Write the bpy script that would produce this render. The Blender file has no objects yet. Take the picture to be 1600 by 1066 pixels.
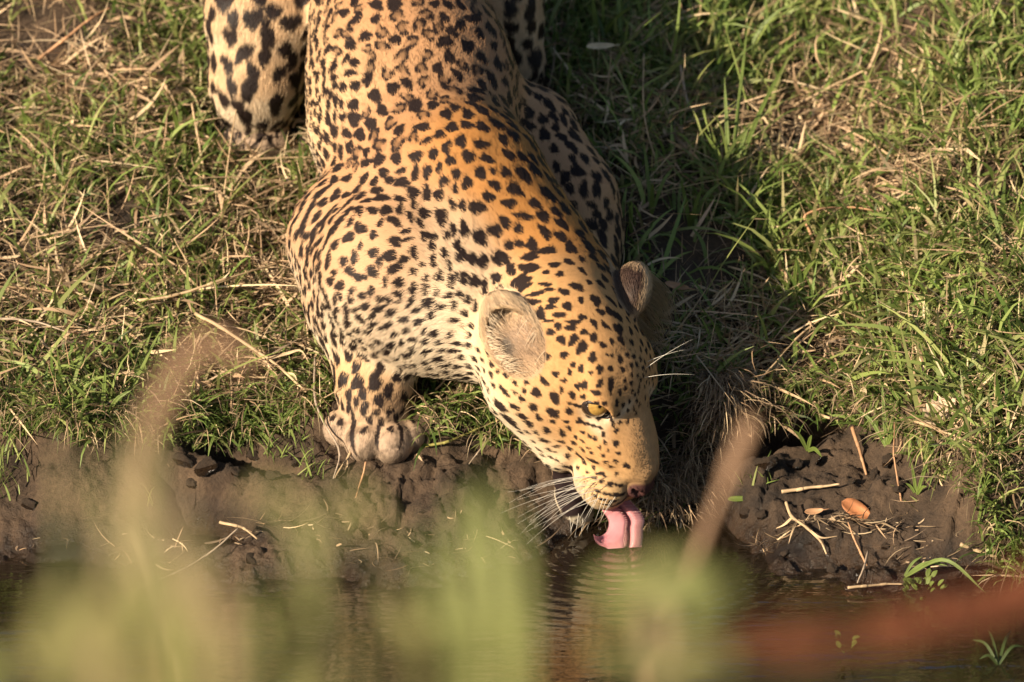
import bpy, math, time
import numpy as np
from mathutils import Vector, Matrix
from mathutils.bvhtree import BVHTree
T0 = time.time()
SC = bpy.context.scene
COL = SC.collection
rng = np.random.default_rng(7)

# ------------------------------------------------------------------ camera
PITCH = math.radians(22.0)
DIST = 9.0
PXM = 1400.0                                   # photo pixels per metre at the focus distance
AIM = np.array([0.0, 0.0877, 0.217])
FWD = np.array([0.0, math.cos(PITCH), -math.sin(PITCH)])
RGT = np.array([1.0, 0.0, 0.0])
UPV = np.array([0.0, math.sin(PITCH), math.cos(PITCH)])
CAMP = AIM - FWD * DIST
cam_data = bpy.data.cameras.new("camera")
cam = bpy.data.objects.new("camera", cam_data)
COL.objects.link(cam)
cam.location = CAMP
cam.rotation_euler = (math.pi / 2 - PITCH, 0, 0)
cam_data.sensor_width = 36.0
cam_data.lens = 36.0 * DIST * PXM / 1600.0
cam_data.clip_start = 0.1
cam_data.clip_end = 300.0
cam_data.dof.use_dof = True
cam_data.dof.focus_distance = DIST - 0.01
cam_data.dof.aperture_fstop = 5.0
SC.camera = cam

# ------------------------------------------------------------------ light
SUN_TO = np.array([-0.68, -0.62, 0.37]); SUN_TO /= np.linalg.norm(SUN_TO)
sun_el = math.asin(SUN_TO[2]); sun_az = math.atan2(SUN_TO[0], SUN_TO[1])
world = bpy.data.worlds.new("World"); SC.world = world
world.use_nodes = True
wn = world.node_tree.nodes; wn.clear()
wo = wn.new("ShaderNodeOutputWorld"); wb = wn.new("ShaderNodeBackground"); ws = wn.new("ShaderNodeTexSky")
ws.sky_type = 'NISHITA'; ws.sun_disc = False
ws.sun_elevation = sun_el; ws.sun_rotation = sun_az % (2 * math.pi)
wb.inputs["Strength"].default_value = 0.055
world.node_tree.links.new(ws.outputs[0], wb.inputs[0]); world.node_tree.links.new(wb.outputs[0], wo.inputs[0])
sl = bpy.data.lights.new("sun", 'SUN'); sun = bpy.data.objects.new("sun", sl); COL.objects.link(sun)
sl.energy = 5.0; sl.angle = math.radians(0.6); sl.color = (1.0, 0.85, 0.64)
sun.location = SUN_TO * 20
sun.rotation_euler = Vector(SUN_TO).to_track_quat('Z', 'Y').to_euler()
SC.view_settings.view_transform = 'Standard'; SC.view_settings.look = 'None'
SC.view_settings.exposure = 0.98; SC.view_settings.gamma = 1.0
SC.render.engine = 'CYCLES'
SC.cycles.max_bounces = 8; SC.cycles.transparent_max_bounces = 24
SC.cycles.diffuse_bounces = 3; SC.cycles.glossy_bounces = 3; SC.cycles.transmission_bounces = 6
SC.cycles.sample_clamp_indirect = 6.0
SC.cycles.caustics_reflective = False; SC.cycles.caustics_refractive = False

# ------------------------------------------------------------------ measuring helpers
def W(px, py, y=None, z=None, d=None):
    """3D point seen at photo pixel (px, py) whose world y, z or depth offset is known"""
    r = FWD + RGT * ((px - 800.0) / (PXM * DIST)) + UPV * ((533.0 - py) / (PXM * DIST))
    if y is not None: t = (y - CAMP[1]) / r[1]
    elif z is not None: t = (z - CAMP[2]) / r[2]
    else: t = DIST + (d or 0.0)
    return CAMP + r * t

def V3(v): v = np.asarray(v, float); return v / (np.linalg.norm(v) + 1e-12)
def img_vec(x, v, t):                           # right / up in picture / towards the camera -> world
    return RGT * x + UPV * v - FWD * t

# ------------------------------------------------------------------ numpy noise
def _hash(ix, iy, iz, s):
    h = (ix.astype(np.int64) * 374761393 + iy.astype(np.int64) * 668265263 + iz.astype(np.int64) * 2147483647 + s * 974634777) & 0xFFFFFFFF
    h = ((h ^ (h >> 13)) * 1274126177) & 0xFFFFFFFF
    h = ((h ^ (h >> 15)) * 2246822519) & 0xFFFFFFFF
    return ((h ^ (h >> 16)) & 0xFFFFFF).astype(np.float64) / 16777216.0
def vnoise(P, s=0):
    P = np.asarray(P, float)
    i = np.floor(P).astype(np.int64); f = P - i; f = f * f * (3 - 2 * f)
    r = 0
    for dx in (0, 1):
        wx = f[..., 0] if dx else 1 - f[..., 0]
        for dy in (0, 1):
            wy = f[..., 1] if dy else 1 - f[..., 1]
            for dz in (0, 1):
                wz = f[..., 2] if dz else 1 - f[..., 2]
                r = r + wx * wy * wz * _hash(i[..., 0] + dx, i[..., 1] + dy, i[..., 2] + dz, s)
    return r * 2 - 1
def fbm(P, oct=4, s=0, gain=0.5):
    a, r, t = 1.0, 0, 0.0
    P = np.asarray(P, float)
    for o in range(oct):
        r = r + a * vnoise(P * (2.03 ** o) + 13.7 * o, s + o); t += a; a *= gain
    return r / t
def vor(X, Y, s=0):
    """2D cell noise: distance to nearest and second nearest feature, plus id of the nearest"""
    ix = np.floor(X).astype(np.int64); iy = np.floor(Y).astype(np.int64)
    f1 = np.full(X.shape, 9.0); f2 = np.full(X.shape, 9.0); idn = np.zeros(X.shape)
    z0 = np.zeros_like(ix)
    for dx in (-1, 0, 1):
        for dy in (-1, 0, 1):
            cx, cy = ix + dx, iy + dy
            hx = _hash(cx, cy, z0, s); hy = _hash(cx, cy, z0 + 1, s); hi = _hash(cx, cy, z0 + 2, s)
            d = np.hypot(cx + hx - X, cy + hy - Y)
            n = d < f1
            f2 = np.where(n, f1, np.minimum(f2, d)); idn = np.where(n, hi, idn); f1 = np.where(n, d, f1)
    return f1, f2, idn
def sstep(a, b, x):
    t = np.clip((x - a) / (b - a), 0, 1); return t * t * (3 - 2 * t)

# ------------------------------------------------------------------ object helpers
def empty(name, loc, label, cat, group=None):
    o = bpy.data.objects.new(name, None); COL.objects.link(o); o.location = loc
    o.empty_display_size = 0.05
    o["label"] = label; o["category"] = cat
    if group: o["group"] = group
    return o
def tag(o, label=None, cat=None, group=None, kind=None):
    for k, v in (("label", label), ("category", cat), ("group", group), ("kind", kind)):
        if v: o[k] = v
    return o
def mesh_obj(name, V, F, mat, parent=None, smooth=True, attrs=None):
    me = bpy.data.meshes.new(name)
    V = np.asarray(V, np.float32)
    if isinstance(F, np.ndarray):
        n, k = F.shape
        me.vertices.add(len(V)); me.vertices.foreach_set("co", V.ravel())
        me.loops.add(n * k); me.loops.foreach_set("vertex_index", F.astype(np.int32).ravel())
        me.polygons.add(n); me.polygons.foreach_set("loop_start", np.arange(0, n * k, k, dtype=np.int32))
        me.update(calc_edges=True)
    else:
        me.from_pydata([tuple(v) for v in V], [], F)
    if smooth: me.polygons.foreach_set("use_smooth", np.ones(len(me.polygons), bool))
    for nm, arr in (attrs or {}).items():
        arr = np.asarray(arr, np.float32)
        if arr.ndim == 1:
            a = me.attributes.new(nm, 'FLOAT', 'POINT'); a.data.foreach_set("value", arr)
        else:
            if arr.shape[1] == 3: arr = np.concatenate([arr, np.ones((len(arr), 1), np.float32)], 1)
            a = me.attributes.new(nm, 'FLOAT_COLOR', 'POINT'); a.data.foreach_set("color", arr.ravel())
    me.validate()
    if mat: me.materials.append(mat)
    o = bpy.data.objects.new(name, me); COL.objects.link(o)
    if parent is not None:
        o.parent = parent
        o.matrix_parent_inverse = Matrix.Translation(parent.location).inverted()
    return o
def new_mat(name):
    m = bpy.data.materials.new(name); m.use_nodes = True
    nt = m.node_tree; nt.nodes.clear()
    out = nt.nodes.new("ShaderNodeOutputMaterial")
    return m, nt, out
def pmat(name, col, rough=0.7, spec=0.3, attr=None, bump=None, vary=0.0, sss=0.0, trans=0.0, coat=0.0):
    """Principled material: plain colour or colour attribute, noise variation and fine bump"""
    m, nt, out = new_mat(name); N, L = nt.nodes, nt.links
    b = N.new("ShaderNodeBsdfPrincipled"); L.new(b.outputs[0], out.inputs[0])
    b.inputs["Roughness"].default_value = rough; b.inputs["Specular IOR Level"].default_value = spec
    b.inputs["Coat Weight"].default_value = coat; b.inputs["Coat Roughness"].default_value = 0.1
    if attr:
        a = N.new("ShaderNodeAttribute"); a.attribute_name = attr; src = a.outputs["Color"]
    else:
        c = N.new("ShaderNodeRGB"); c.outputs[0].default_value = (*col, 1); src = c.outputs[0]
    tc = N.new("ShaderNodeTexCoord")
    if vary:
        nz = N.new("ShaderNodeTexNoise"); nz.inputs["Scale"].default_value = 60; nz.inputs["Detail"].default_value = 5
        L.new(tc.outputs["Object"], nz.inputs["Vector"])
        mr = N.new("ShaderNodeMapRange"); mr.inputs["To Min"].default_value = 1 - vary; mr.inputs["To Max"].default_value = 1 + vary
        mr.inputs["From Min"].default_value = .3; mr.inputs["From Max"].default_value = .7
        L.new(nz.outputs["Fac"], mr.inputs["Value"])
        mx = N.new("ShaderNodeVectorMath"); mx.operation = 'SCALE'
        L.new(src, mx.inputs[0]); L.new(mr.outputs[0], mx.inputs["Scale"]); src = mx.outputs[0]
    L.new(src, b.inputs["Base Color"])
    if sss:
        b.inputs["Subsurface Weight"].default_value = sss; b.inputs["Subsurface Radius"].default_value = (.006, .003, .002)
        b.inputs["Subsurface Scale"].default_value = 1.0
    if bump:
        nz = N.new("ShaderNodeTexNoise"); nz.inputs["Scale"].default_value = bump[0]; nz.inputs["Detail"].default_value = 6
        L.new(tc.outputs["Object"], nz.inputs["Vector"])
        bp = N.new("ShaderNodeBump"); bp.inputs["Strength"].default_value = bump[1]; bp.inputs["Distance"].default_value = bump[2]
        L.new(nz.outputs["Fac"], bp.inputs["Height"]); L.new(bp.outputs[0], b.inputs["Normal"])
    if trans:
        t = N.new("ShaderNodeBsdfTranslucent"); L.new(src, t.inputs[0])
        ms = N.new("ShaderNodeMixShader"); ms.inputs[0].default_value = trans
        L.new(b.outputs[0], ms.inputs[1]); L.new(t.outputs[0], ms.inputs[2]); L.new(ms.outputs[0], out.inputs[0])
    return m

# ------------------------------------------------------------------ the ground's height
_wp = np.array([(-400, 850), (0, 876), (120, 874), (240, 905), (400, 928), (560, 928), (700, 915), (800, 890), (880, 850), (960, 800), (1040, 775),
                (1110, 790), (1160, 850), (1220, 905), (1330, 928), (1450, 912), (1600, 890), (2000, 870)], float)
_lp = np.array([(-400, 690), (0, 690), (110, 712), (240, 700), (330, 680), (420, 672), (520, 690), (660, 705), (760, 690), (880, 700), (1000, 715),
                (1080, 690), (1170, 668), (1250, 655), (1330, 668), (1400, 700), (1470, 745), (1540, 785), (1620, 800), (2000, 800)], float)
_we = np.array([W(a, b, z=0.0)[:2] for a, b in _wp]); _le = np.array([W(a, b, z=0.088)[:2] for a, b in _lp])
def water_y(x): return np.interp(x, _we[:, 0], _we[:, 1])
def lip_y(x): return np.interp(x, _le[:, 0], _le[:, 1])
def ground_z(x, y, detail=True):
    x = np.asarray(x, float); y = np.asarray(y, float)
    P2 = np.stack([x, y, np.zeros_like(x)], -1)
    wob = 0.018 * fbm(P2 * 14, 3, 3)
    yw, yl = water_y(x) + wob * .8, lip_y(x) + wob
    t = (y - yw) / np.maximum(yl - yw, .03)
    zl = 0.080
    z = np.where(t < 0, np.maximum(-0.45 * (yw - y), -0.16 - 0.02 * np.minimum(yw - y, 3)), 0)
    tt = np.clip(t, 0, 1)
    z = z + zl * (0.35 * tt + 0.65 * sstep(0, 1.0, tt))
    z = z + 0.030 * sstep(0.0, 0.022, y - yl)
    g = np.maximum(y - yl - 0.01, 0)
    z = z + 0.364 * np.minimum(g, 1.2) + .62 * np.clip(g - 1.2, 0, 4.0) + .05 * np.clip(g - 5.2, 0, 30)
    grass = sstep(0.0, 0.05, y - yl)
    z = z + grass * (0.016 * fbm(P2 * 6, 3, 11) + 0.008 * fbm(P2 * 22, 2, 12))
    if detail:
        mud = sstep(-.25, .12, t) * (1 - sstep(0.02, 0.07, y - yl))
        dry = sstep(0.15, .6, t)
        wx, wy = x + .010 * fbm(P2 * 45, 2, 31), y + .010 * fbm(P2 * 45, 2, 32)
        f1, f2, idn = vor(wx * 24, wy * 24, 5)
        g1, g2, idg = vor(wx * 58, wy * 58, 6)
        h1, h2, idh = vor(wx * 120, wy * 120, 7)
        rough = 0.15 + 0.95 * sstep(-.25, .3, fbm(P2 * 7, 2, 41) + .9 * sstep(.2, .3, x) + .35 * np.exp(-((x + .28) / .14) ** 2) - .22)
        clod = sstep(.45, .85, idn)
        z = z + mud * rough * (0.010 * np.sqrt(np.clip(1 - (f1 * 1.15) ** 2, 0, 1)) * clod * (.3 + .7 * dry) - .007 * (1 - sstep(.0, .12, f2 - f1)) * dry * sstep(.0, .5, fbm(P2 * 11, 2, 45) + .2)
                       + 0.007 * np.sqrt(np.clip(1 - (g1 * 1.1) ** 2, 0, 1)) * sstep(.45, .95, idg) + .0035 * np.sqrt(np.clip(1 - h1 * h1, 0, 1)) * idh)
        z = z + mud * (0.026 * fbm(P2 * 15, 6, 21, .58) + 0.0036 * fbm(P2 * 120, 4, 22, .6)) - mud * .006 * rough
        # hoof and paw prints; added pits right of the head deepen the hollow's shadow
        for (px, py, r, dp) in ((315, 812, .050, .085), (440, 705, .022, .06), (345, 758, .032, .05), (270, 790, .03, .04), (1285, 645, .048, .085), (1150, 650, .085, .05), (1215, 640, .05, .05), (50, 895, .06, .065), (420, 700, .02, .03)):
            c = W(px, py, z=.03 if py > 740 else .085)
            z = z - dp * np.exp(-(((x - c[0]) / r) ** 2 + ((y - c[1]) / (r * .7)) ** 2) ** 1.5)
    return z
# ------------------------------------------------------------------ leopard: signed distance body
# prim: kind, geometry, blend k, flow direction of the hair, region name
PR = []
def cone(a, b, r1, r2, k=.03, flow=None, reg="torso"):
    a = np.asarray(a, float); b = np.asarray(b, float)
    PR.append(dict(t='c', a=a, b=b, r1=r1, r2=r2, k=k, flow=V3(flow if flow is not None else b - a), reg=reg,
                   c=(a + b) / 2, R=np.linalg.norm(b - a) / 2 + max(r1, r2)))
def ell(c, rad, M=np.eye(3), k=.02, flow=(0, 1, 0), reg="torso", op='+'):
    c = np.asarray(c, float); rad = np.asarray(rad, float)
    PR.append(dict(t='e', a=c, rad=rad, M=np.asarray(M, float), k=k, flow=V3(flow), reg=reg, c=c, R=rad.max(), op=op))
def d_prim(p, P):
    if p['t'] == 'c':
        ba = p['b'] - p['a']; pa = P - p['a']
        h = np.clip(pa @ ba / (ba @ ba), 0, 1)
        q = pa - h[:, None] * ba
        return np.sqrt((q * q).sum(1)) - (p['r1'] + (p['r2'] - p['r1']) * h)
    q = (P - p['a']) @ p['M']
    k0 = np.sqrt(((q / p['rad']) ** 2).sum(1)) + 1e-9
    k1 = np.sqrt(((q / p['rad'] ** 2) ** 2).sum(1)) + 1e-9
    return k0 * (k0 - 1) / k1
def sdf(P, prims=None):
    d = np.full(len(P), 9.0)
    for p in (PR if prims is None else prims):
        if p.get('op', '+') == '+':
            e = d_prim(p, P); k = p['k']
            h = np.clip(k - np.abs(d - e), 0, None)
            d = np.minimum(d, e) - h * h / (4 * k)
        else:
            e = -d_prim(p, P); k = p['k']
            h = np.clip(k - np.abs(d - e), 0, None)
            d = np.maximum(d, e) + h * h / (4 * k)
    return d
def near(c, rad):
    return [p for p in PR if np.linalg.norm(p['c'] - c) < p['R'] + rad]
def sdf_far(P, cell=.08):
    """sdf for scattered points, culled by cell"""
    out = np.full(len(P), 9.0)
    key = np.floor(P / cell).astype(np.int64); u, inv = np.unique(key, axis=0, return_inverse=True)
    inv = inv.ravel(); order = np.argsort(inv, kind='stable'); st = np.searchsorted(inv[order], np.arange(len(u) + 1))
    for i in range(len(u)):
        pr = near((u[i] + .5) * cell, cell * .87 + .07)
        if pr:
            ix = order[st[i]:st[i + 1]]; out[ix] = sdf(P[ix], pr)
    return out

back = W(600, -170, y=.80) - W(735, 290, y=.22)
# torso
cone(W(675, 318, y=.26), W(652, 130, y=.42), .113, .100, .04, back)
cone(W(652, 130, y=.42), W(622, -60, y=.60), .101, .088, .05, back)
cone(W(622, -60, y=.60), W(605, -200, y=.80), .089, .118, .05, back)
cone(W(612, 200, y=.36), W(598, 60, y=.52), .088, .078, .05, back, "belly")
# chest and neck
neckd = W(735, 300, y=.22) - W(880, 480, y=.135)
cone(W(735, 300, y=.23), W(868, 462, y=.145), .086, .074, .05, neckd, "neck")
cone(W(690, 420, y=.155), W(815, 530, y=.112), .082, .064, .05, neckd, "throat")
ell(W(668, 478, y=.132), (.085, .07, .075), k=.05, flow=img_vec(-.6, -.5, -.3), reg="chest")
# right shoulder and foreleg
sh_fl = img_vec(-.5, -.55, -.2); dn = img_vec(-.15, -.9, .1)
cone(W(690, 255, y=.29), W(610, 410, y=.145), .060, .077, .028, img_vec(-.7, .2, -.5), "shoulder")
cone(W(600, 425, y=.15), W(553, 370, y=.235), .076, .067, .03, sh_fl, "shoulder")
cone(W(555, 385, y=.235), W(562, 475, y=.185), .067, .055, .035, dn, "shoulder")
cone(W(562, 480, y=.185), W(586, 612, y=.130), .052, .037, .03, dn, "foreleg")
paw = W(588, 655, y=.115)
cone(W(586, 612, y=.130), paw, .038, .036, .03, dn, "foreleg")
for tx, ty, tz, rr in ((537, 668, .112, .0215), (572, 687, .092, .0235), (612, 690, .089, .0235), (641, 682, .098, .018)):
    t = W(tx, ty, y=tz)
    cone(paw + (t - paw) * .35, t, rr * .98, rr * 1.12, .003, dn, "paw")
# left shoulder and foreleg (beyond the neck, in its shade)
cone(W(825, 205, y=.44), W(885, 320, y=.38), .055, .055, .04, img_vec(.2, -.9, 0), "shoulder")
cone(W(885, 310, y=.39), W(905, 385, y=.36), .052, .042, .035, img_vec(.2, -.9, 0), "shoulder")
cone(W(906, 380, y=.36), W(915, 450, y=.29), .042, .032, .03, img_vec(.1, -.9, 0), "foreleg")
lp = W(925, 545, y=.19)
cone(W(915, 450, y=.29), lp, .034, .034, .03, img_vec(.1, -.9, 0), "foreleg")
for i in range(4):
    t = lp + np.array([-.032 + .022 * i, -.045 + .008 * abs(i - 1.5), -.012])
    cone(lp, t, .02, .021, .008, img_vec(0, -.9, .3), "paw")
# hind legs
cone(W(520, -150, y=.80), W(412, 20, y=.62), .095, .062, .04, img_vec(-.3, -.9, 0), "thigh")
cone(W(412, 20, y=.62), W(402, 120, y=.60), .060, .052, .035, img_vec(-.1, -.9, 0), "thigh")
cone(W(402, 120, y=.60), W(398, 205, y=.605), .050, .036, .03, img_vec(-.1, -.9, 0), "thigh")
for i in range(4):
    cone(W(398, 200, y=.605), W(362 + 24 * i, 222, y=.575 + .006 * abs(i - 1.5)), .024, .021, .008, img_vec(0, -.8, .4), "paw")
cone(W(690, -120, y=.80), W(783, 10, y=.65), .085, .045, .04, img_vec(.2, -.9, 0), "thigh")
cone(W(783, 10, y=.65), W(808, 95, y=.64), .042, .028, .03, img_vec(.1, -.9, 0), "thigh")
cone(W(808, 95, y=.64), W(814, 150, y=.645), .027, .024, .02, img_vec(.1, -.9, 0), "thigh")
for i in range(4):
    cone(W(814, 150, y=.645), W(790 + 18 * i, 168, y=.60 + .006 * abs(i - 1.5)), .02, .019, .008, img_vec(0, -.8, .4), "paw")
# tail
tp = [W(600, -230, y=.90), W(590, -235, y=1.05), W(640, -250, y=1.2), W(740, -270, y=1.33), W(840, -300, y=1.45)]
for i in range(4): cone(tp[i], tp[i + 1], .034 - .003 * i, .031 - .003 * i, .02, None, "thigh")

# ---- head, in its own frame: x towards the nose, y to its left, z up
HM = np.stack([img_vec(.528, -.849, -.014), img_vec(.538, .347, -.768), img_vec(.657, .398, .640)], 1)
HM, _ = np.linalg.qr(HM); HM *= np.sign((HM * np.stack([img_vec(.528, -.849, -.014), img_vec(.538, .347, -.768), img_vec(.657, .398, .640)], 1)).sum(0))
HS = 1.04
HO = W(967, 613, d=-.030) - HM @ np.array([.0745, 0, .013]) * HS
def H(x, y, z): return HO + HM @ (np.array([x, y, z]) * HS)
def hell(x, y, z, rx, ry, rz, k=.015, reg="head", op='+', flow=(-1, 0, .1), rot=None):
    M = HM if rot is None else HM @ rot
    ell(H(x, y, z), np.array([rx, ry, rz]) * HS, M, k * HS, HM @ np.array(flow), reg, op)
def rz(a): c, s = math.cos(a), math.sin(a); return np.array([[c, -s, 0], [s, c, 0], [0, 0, 1]])
def ry(a): c, s = math.cos(a), math.sin(a); return np.array([[c, 0, s], [0, 1, 0], [-s, 0, c]])
def rx(a): c, s = math.cos(a), math.sin(a); return np.array([[1, 0, 0], [0, c, -s], [0, s, c]])
def hcone(a, b, r1, r2, k=.015, reg="head", flow=None):
    cone(H(*a), H(*b), r1 * HS, r2 * HS, k * HS, HM @ np.array(flow if flow is not None else (-1, 0, .1)), reg)
hell(-.012, 0, -.004, .080, .068, .064, .03)
hell(.036, 0, .012, .054, .048, .040, .03)
for s in (-1, 1):
    hell(.020, s * .044, -.028, .064, .034, .045, .03, flow=(-1, s * .5, -.1))
    hell(-.010, s * .045, -.042, .052, .033, .038, .03, "cheek", flow=(-1, s * .4, -.4))
    hell(.062, s * .038, .0295, .032, .020, .011, .022, flow=(-1, s * .2, .2), rot=ry(.25))      # brow
    hell(.114, s * .021, -.018, .042, .017, .024, .02, flow=(-1, s * .4, .0))
    hell(.092, s * .032, -.022, .042, .021, .026, .02, flow=(-1, s * .5, -.1))      # below the eye
    hcone((.022, s * .037, -.060), (.094, s * .027, -.070), .046, .027, .02, "cheek", (-1, s * .4, -.3))
hcone((.060, 0, .018), (.154, 0, -.018), .029, .0200, .02, "bridge")
for s in (-1, 1):
    hell(.1430, s * .0225, -.0520, .036, .0275, .0300, .007, "muzzle", flow=(-.9, s * .7, -.3), rot=ry(.12))
hell(.162, 0, -.046, .018, .013, .024, .012, "muzzle")
for s in (-1, 1):
    hcone((.108, s * .021, -.094), (.154, s * .011, -.117), .010, .0110, .010, "mouth", (-.7, s * .3, -.6))
hell(.150, 0, -.1195, .027, .022, .0125, .008, "jaw", flow=(-.7, 0, -.7))
hcone((-.03, 0, -.056), (.03, 0, -.050), .042, .034, .03, "jaw", flow=(-.7, 0, -.6))
hell(.150, 0, -.0905, .038, .045, .0075, .004, "mouth", op='-', rot=ry(.32))
hell(.128, 0, -.092, .030, .021, .015, .004, "mouth", rot=ry(.40))
# nose pad, nostrils, eye sockets
hell(.1715, 0, -.0285, .0115, .0215, .0115, .005, "nose", rot=ry(.35))
for s in (-1, 1):
    hell(.1765, s * .0145, -.0265, .0085, .0048, .0036, .002, "mouth", op='-', rot=rz(-s * .7))
EYE = {}
for s in (-1, 1):
    ec = H(.0765, s * .0465, .0150)
    ax = V3(HM @ np.array([.80, s * .52, .26]))                  # where the eye opens
    lo = V3(HM @ np.array([-.62, s * .76, .16])); lo = V3(lo - ax * (lo @ ax))  # towards its outer corner
    up = np.cross(lo, ax) * (-s); up = V3(up)
    if up @ HM[:, 2] < 0: up = -up
    EYE[s] = (ec, ax, lo, up)
    ell(ec + ax * .006, (.0165, .0116, .010), np.stack([lo, up, ax], 1), .004, HM @ np.array([-1, 0, 0]), "head", '-')
# ears: rounded cups
EARS = {}
def ear(side, base, tip, nrm, wid, reg):
    lon = V3(tip - base); n = V3(nrm - lon * (np.dot(nrm, lon))); wd = np.cross(n, lon)
    M = np.stack([wd, lon, n], 1); L = np.linalg.norm(tip - base)
    c = base + lon * L * .48 + n * (.007 if side == 'R' else 0)
    # outer minus inner cup, done as one shell prim
    PR.append(dict(t='ear', a=c, M=M, rad=np.array([wid, L * .56, wid * .62]), th=.0055, k=.008, flow=lon, reg=reg, c=c, R=L * .62, op='+'))
    EARS[side] = (c, M, L, wid)
_dp = d_prim
def d_prim(p, P):
    if p['t'] != 'ear': return _dp(p, P)
    q = (P - p['a']) @ p['M']
    r = p['rad']
    def e(q, rad):
        k0 = np.sqrt(((q / rad) ** 2).sum(1)) + 1e-9; k1 = np.sqrt(((q / rad ** 2) ** 2).sum(1)) + 1e-9
        return k0 * (k0 - 1) / k1
    do = e(q, r); di = e(q - np.array([0, -.011, r[2] * .36]), r - np.array([.0058, .0062, .000]))
    a, b = do, -di; k = .004
    h = np.clip(k - np.abs(a - b), 0, None)
    return np.maximum(a, b) + h * h / (4 * k)
eb = H(-.030, -.058, -.012) + img_vec(.016, -.034, 0); 
ear('R', eb, eb + img_vec(-.046, .080, -.004), img_vec(-.30, -.22, .92), .0350, "ear")
eb2 = H(-.0155, .052, .022) + img_vec(.010, -.032, .004)
ear('L', eb2, eb2 + img_vec(.026, .070, -.012), img_vec(.86, -.05, -.50), .034, "ear")

# ------------------------------------------------------------------ polygonise (naive surface nets on a sparse grid)
def surface_nets(vox, lo, hi):
    n = np.ceil((hi - lo) / vox).astype(int) + 2
    D = np.full(n, 1.0, np.float32)
    B = 16
    nb = np.ceil(n / B).astype(int)
    ii, jj, kk = np.meshgrid(np.arange(B), np.arange(B), np.arange(B), indexing='ij')
    loc = np.stack([ii, jj, kk], -1).reshape(-1, 3)
    half = B * vox / 2
    for bi in range(nb[0]):
        for bj in range(nb[1]):
            for bk in range(nb[2]):
                o = np.array([bi, bj, bk]) * B
                c = lo + (o + B / 2) * vox
                pr = near(c, half * 1.75 + .05)
                if not pr: continue
                dc = sdf(c[None], pr)[0]
                if dc > half * 1.8 + .012: continue
                e = np.minimum(o + B, n)
                if dc < -half * 1.8 - .02:
                    D[o[0]:e[0], o[1]:e[1], o[2]:e[2]] = -1; continue
                d = sdf(lo + (o + loc) * vox, pr).reshape(B, B, B)
                D[o[0]:e[0], o[1]:e[1], o[2]:e[2]] = d[:e[0] - o[0], :e[1] - o[1], :e[2] - o[2]]
    S = D < 0
    c8 = [(a, b, c) for a in (0, 1) for b in (0, 1) for c in (0, 1)]
    cnt = np.zeros(n - 1, np.uint8)
    for a, b, c in c8: cnt += S[a:n[0] - 1 + a, b:n[1] - 1 + b, c:n[2] - 1 + c]
    act = (cnt > 0) & (cnt < 8)
    idx = np.full(n - 1, -1, np.int64); A = np.argwhere(act); idx[act] = np.arange(len(A))
    acc = np.zeros((len(A), 3)); num = np.zeros(len(A))
    for p in c8:
        for ax in range(3):
            if p[ax]: continue
            q = list(p); q[ax] = 1
            dp = D[A[:, 0] + p[0], A[:, 1] + p[1], A[:, 2] + p[2]]; dq = D[A[:, 0] + q[0], A[:, 1] + q[1], A[:, 2] + q[2]]
            m = (dp < 0) != (dq < 0)
            t = np.where(m, dp / np.where(m, dp - dq, 1), 0)
            pos = np.tile(np.array(p, float), (len(A), 1)); pos[:, ax] = t
            acc[m] += pos[m]; num[m] += 1
    V = lo + (A + acc / num[:, None]) * vox
    F = []
    for ax in range(3):
        u, v = (ax + 1) % 3, (ax + 2) % 3
        sl0 = [slice(1, n[i] - 1) for i in range(3)]; sl0[ax] = slice(0, n[ax] - 1)
        sl1 = list(sl0); sl1[ax] = slice(1, n[ax])
        s0 = S[tuple(sl0)]; s1 = S[tuple(sl1)]
        for flip in (False, True):
            m = (s0 & ~s1) if not flip else (~s0 & s1)
            E = np.argwhere(m)
            for i in range(3):
                if i != ax: E[:, i] += 1
            def cell(du, dv):
                c = E.copy(); c[:, u] += du; c[:, v] += dv
                return idx[c[:, 0], c[:, 1], c[:, 2]]
            q = np.stack([cell(-1, -1), cell(0, -1), cell(0, 0), cell(-1, 0)], 1)
            F.append(q[:, ::-1] if flip else q)
    F = np.concatenate(F); F = F[(F >= 0).all(1)]
    return V, F
allc = np.array([p['c'] for p in PR]); allr = np.array([p['R'] for p in PR])
VOX = .0022 if 'VOXQ' not in globals() else VOXQ
BV, BF = surface_nets(VOX, (allc - allr[:, None]).min(0) - .02, (allc + allr[:, None]).max(0) + .02)
def sdf_grad(P):
    g = np.zeros_like(P); e = .0012
    for i in range(3):
        o = np.zeros(3); o[i] = e
        g[:, i] = sdf_far(P + o) - sdf_far(P - o)
    return g / (np.linalg.norm(g, axis=1, keepdims=True) + 1e-12)
BN = sdf_grad(BV)
BV = BV - BN * np.clip(sdf_far(BV), -.001, .001)[:, None]
_am = .0045 * sstep(.0, .04, np.linalg.norm(BV - HO, axis=1) - .15)         # muscle and loose skin: soft unevenness of the body
def _nz(P): return fbm((P @ np.array([[.8, .6, 0], [-.6, .8, 0], [0, 0, 1.0]])) * np.array([19, 12, 17]), 3, 66)
_g = np.stack([(_nz(BV + np.eye(3)[i] * .002) - _nz(BV - np.eye(3)[i] * .002)) / .004 for i in range(3)], 1)
BV = BV + BN * (_am * _nz(BV))[:, None]
BN = BN - _am[:, None] * (_g - BN * (_g * BN).sum(1, keepdims=True)); BN /= np.linalg.norm(BN, axis=1, keepdims=True)
print("body", len(BV), len(BF), round(time.time() - T0, 1))
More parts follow.
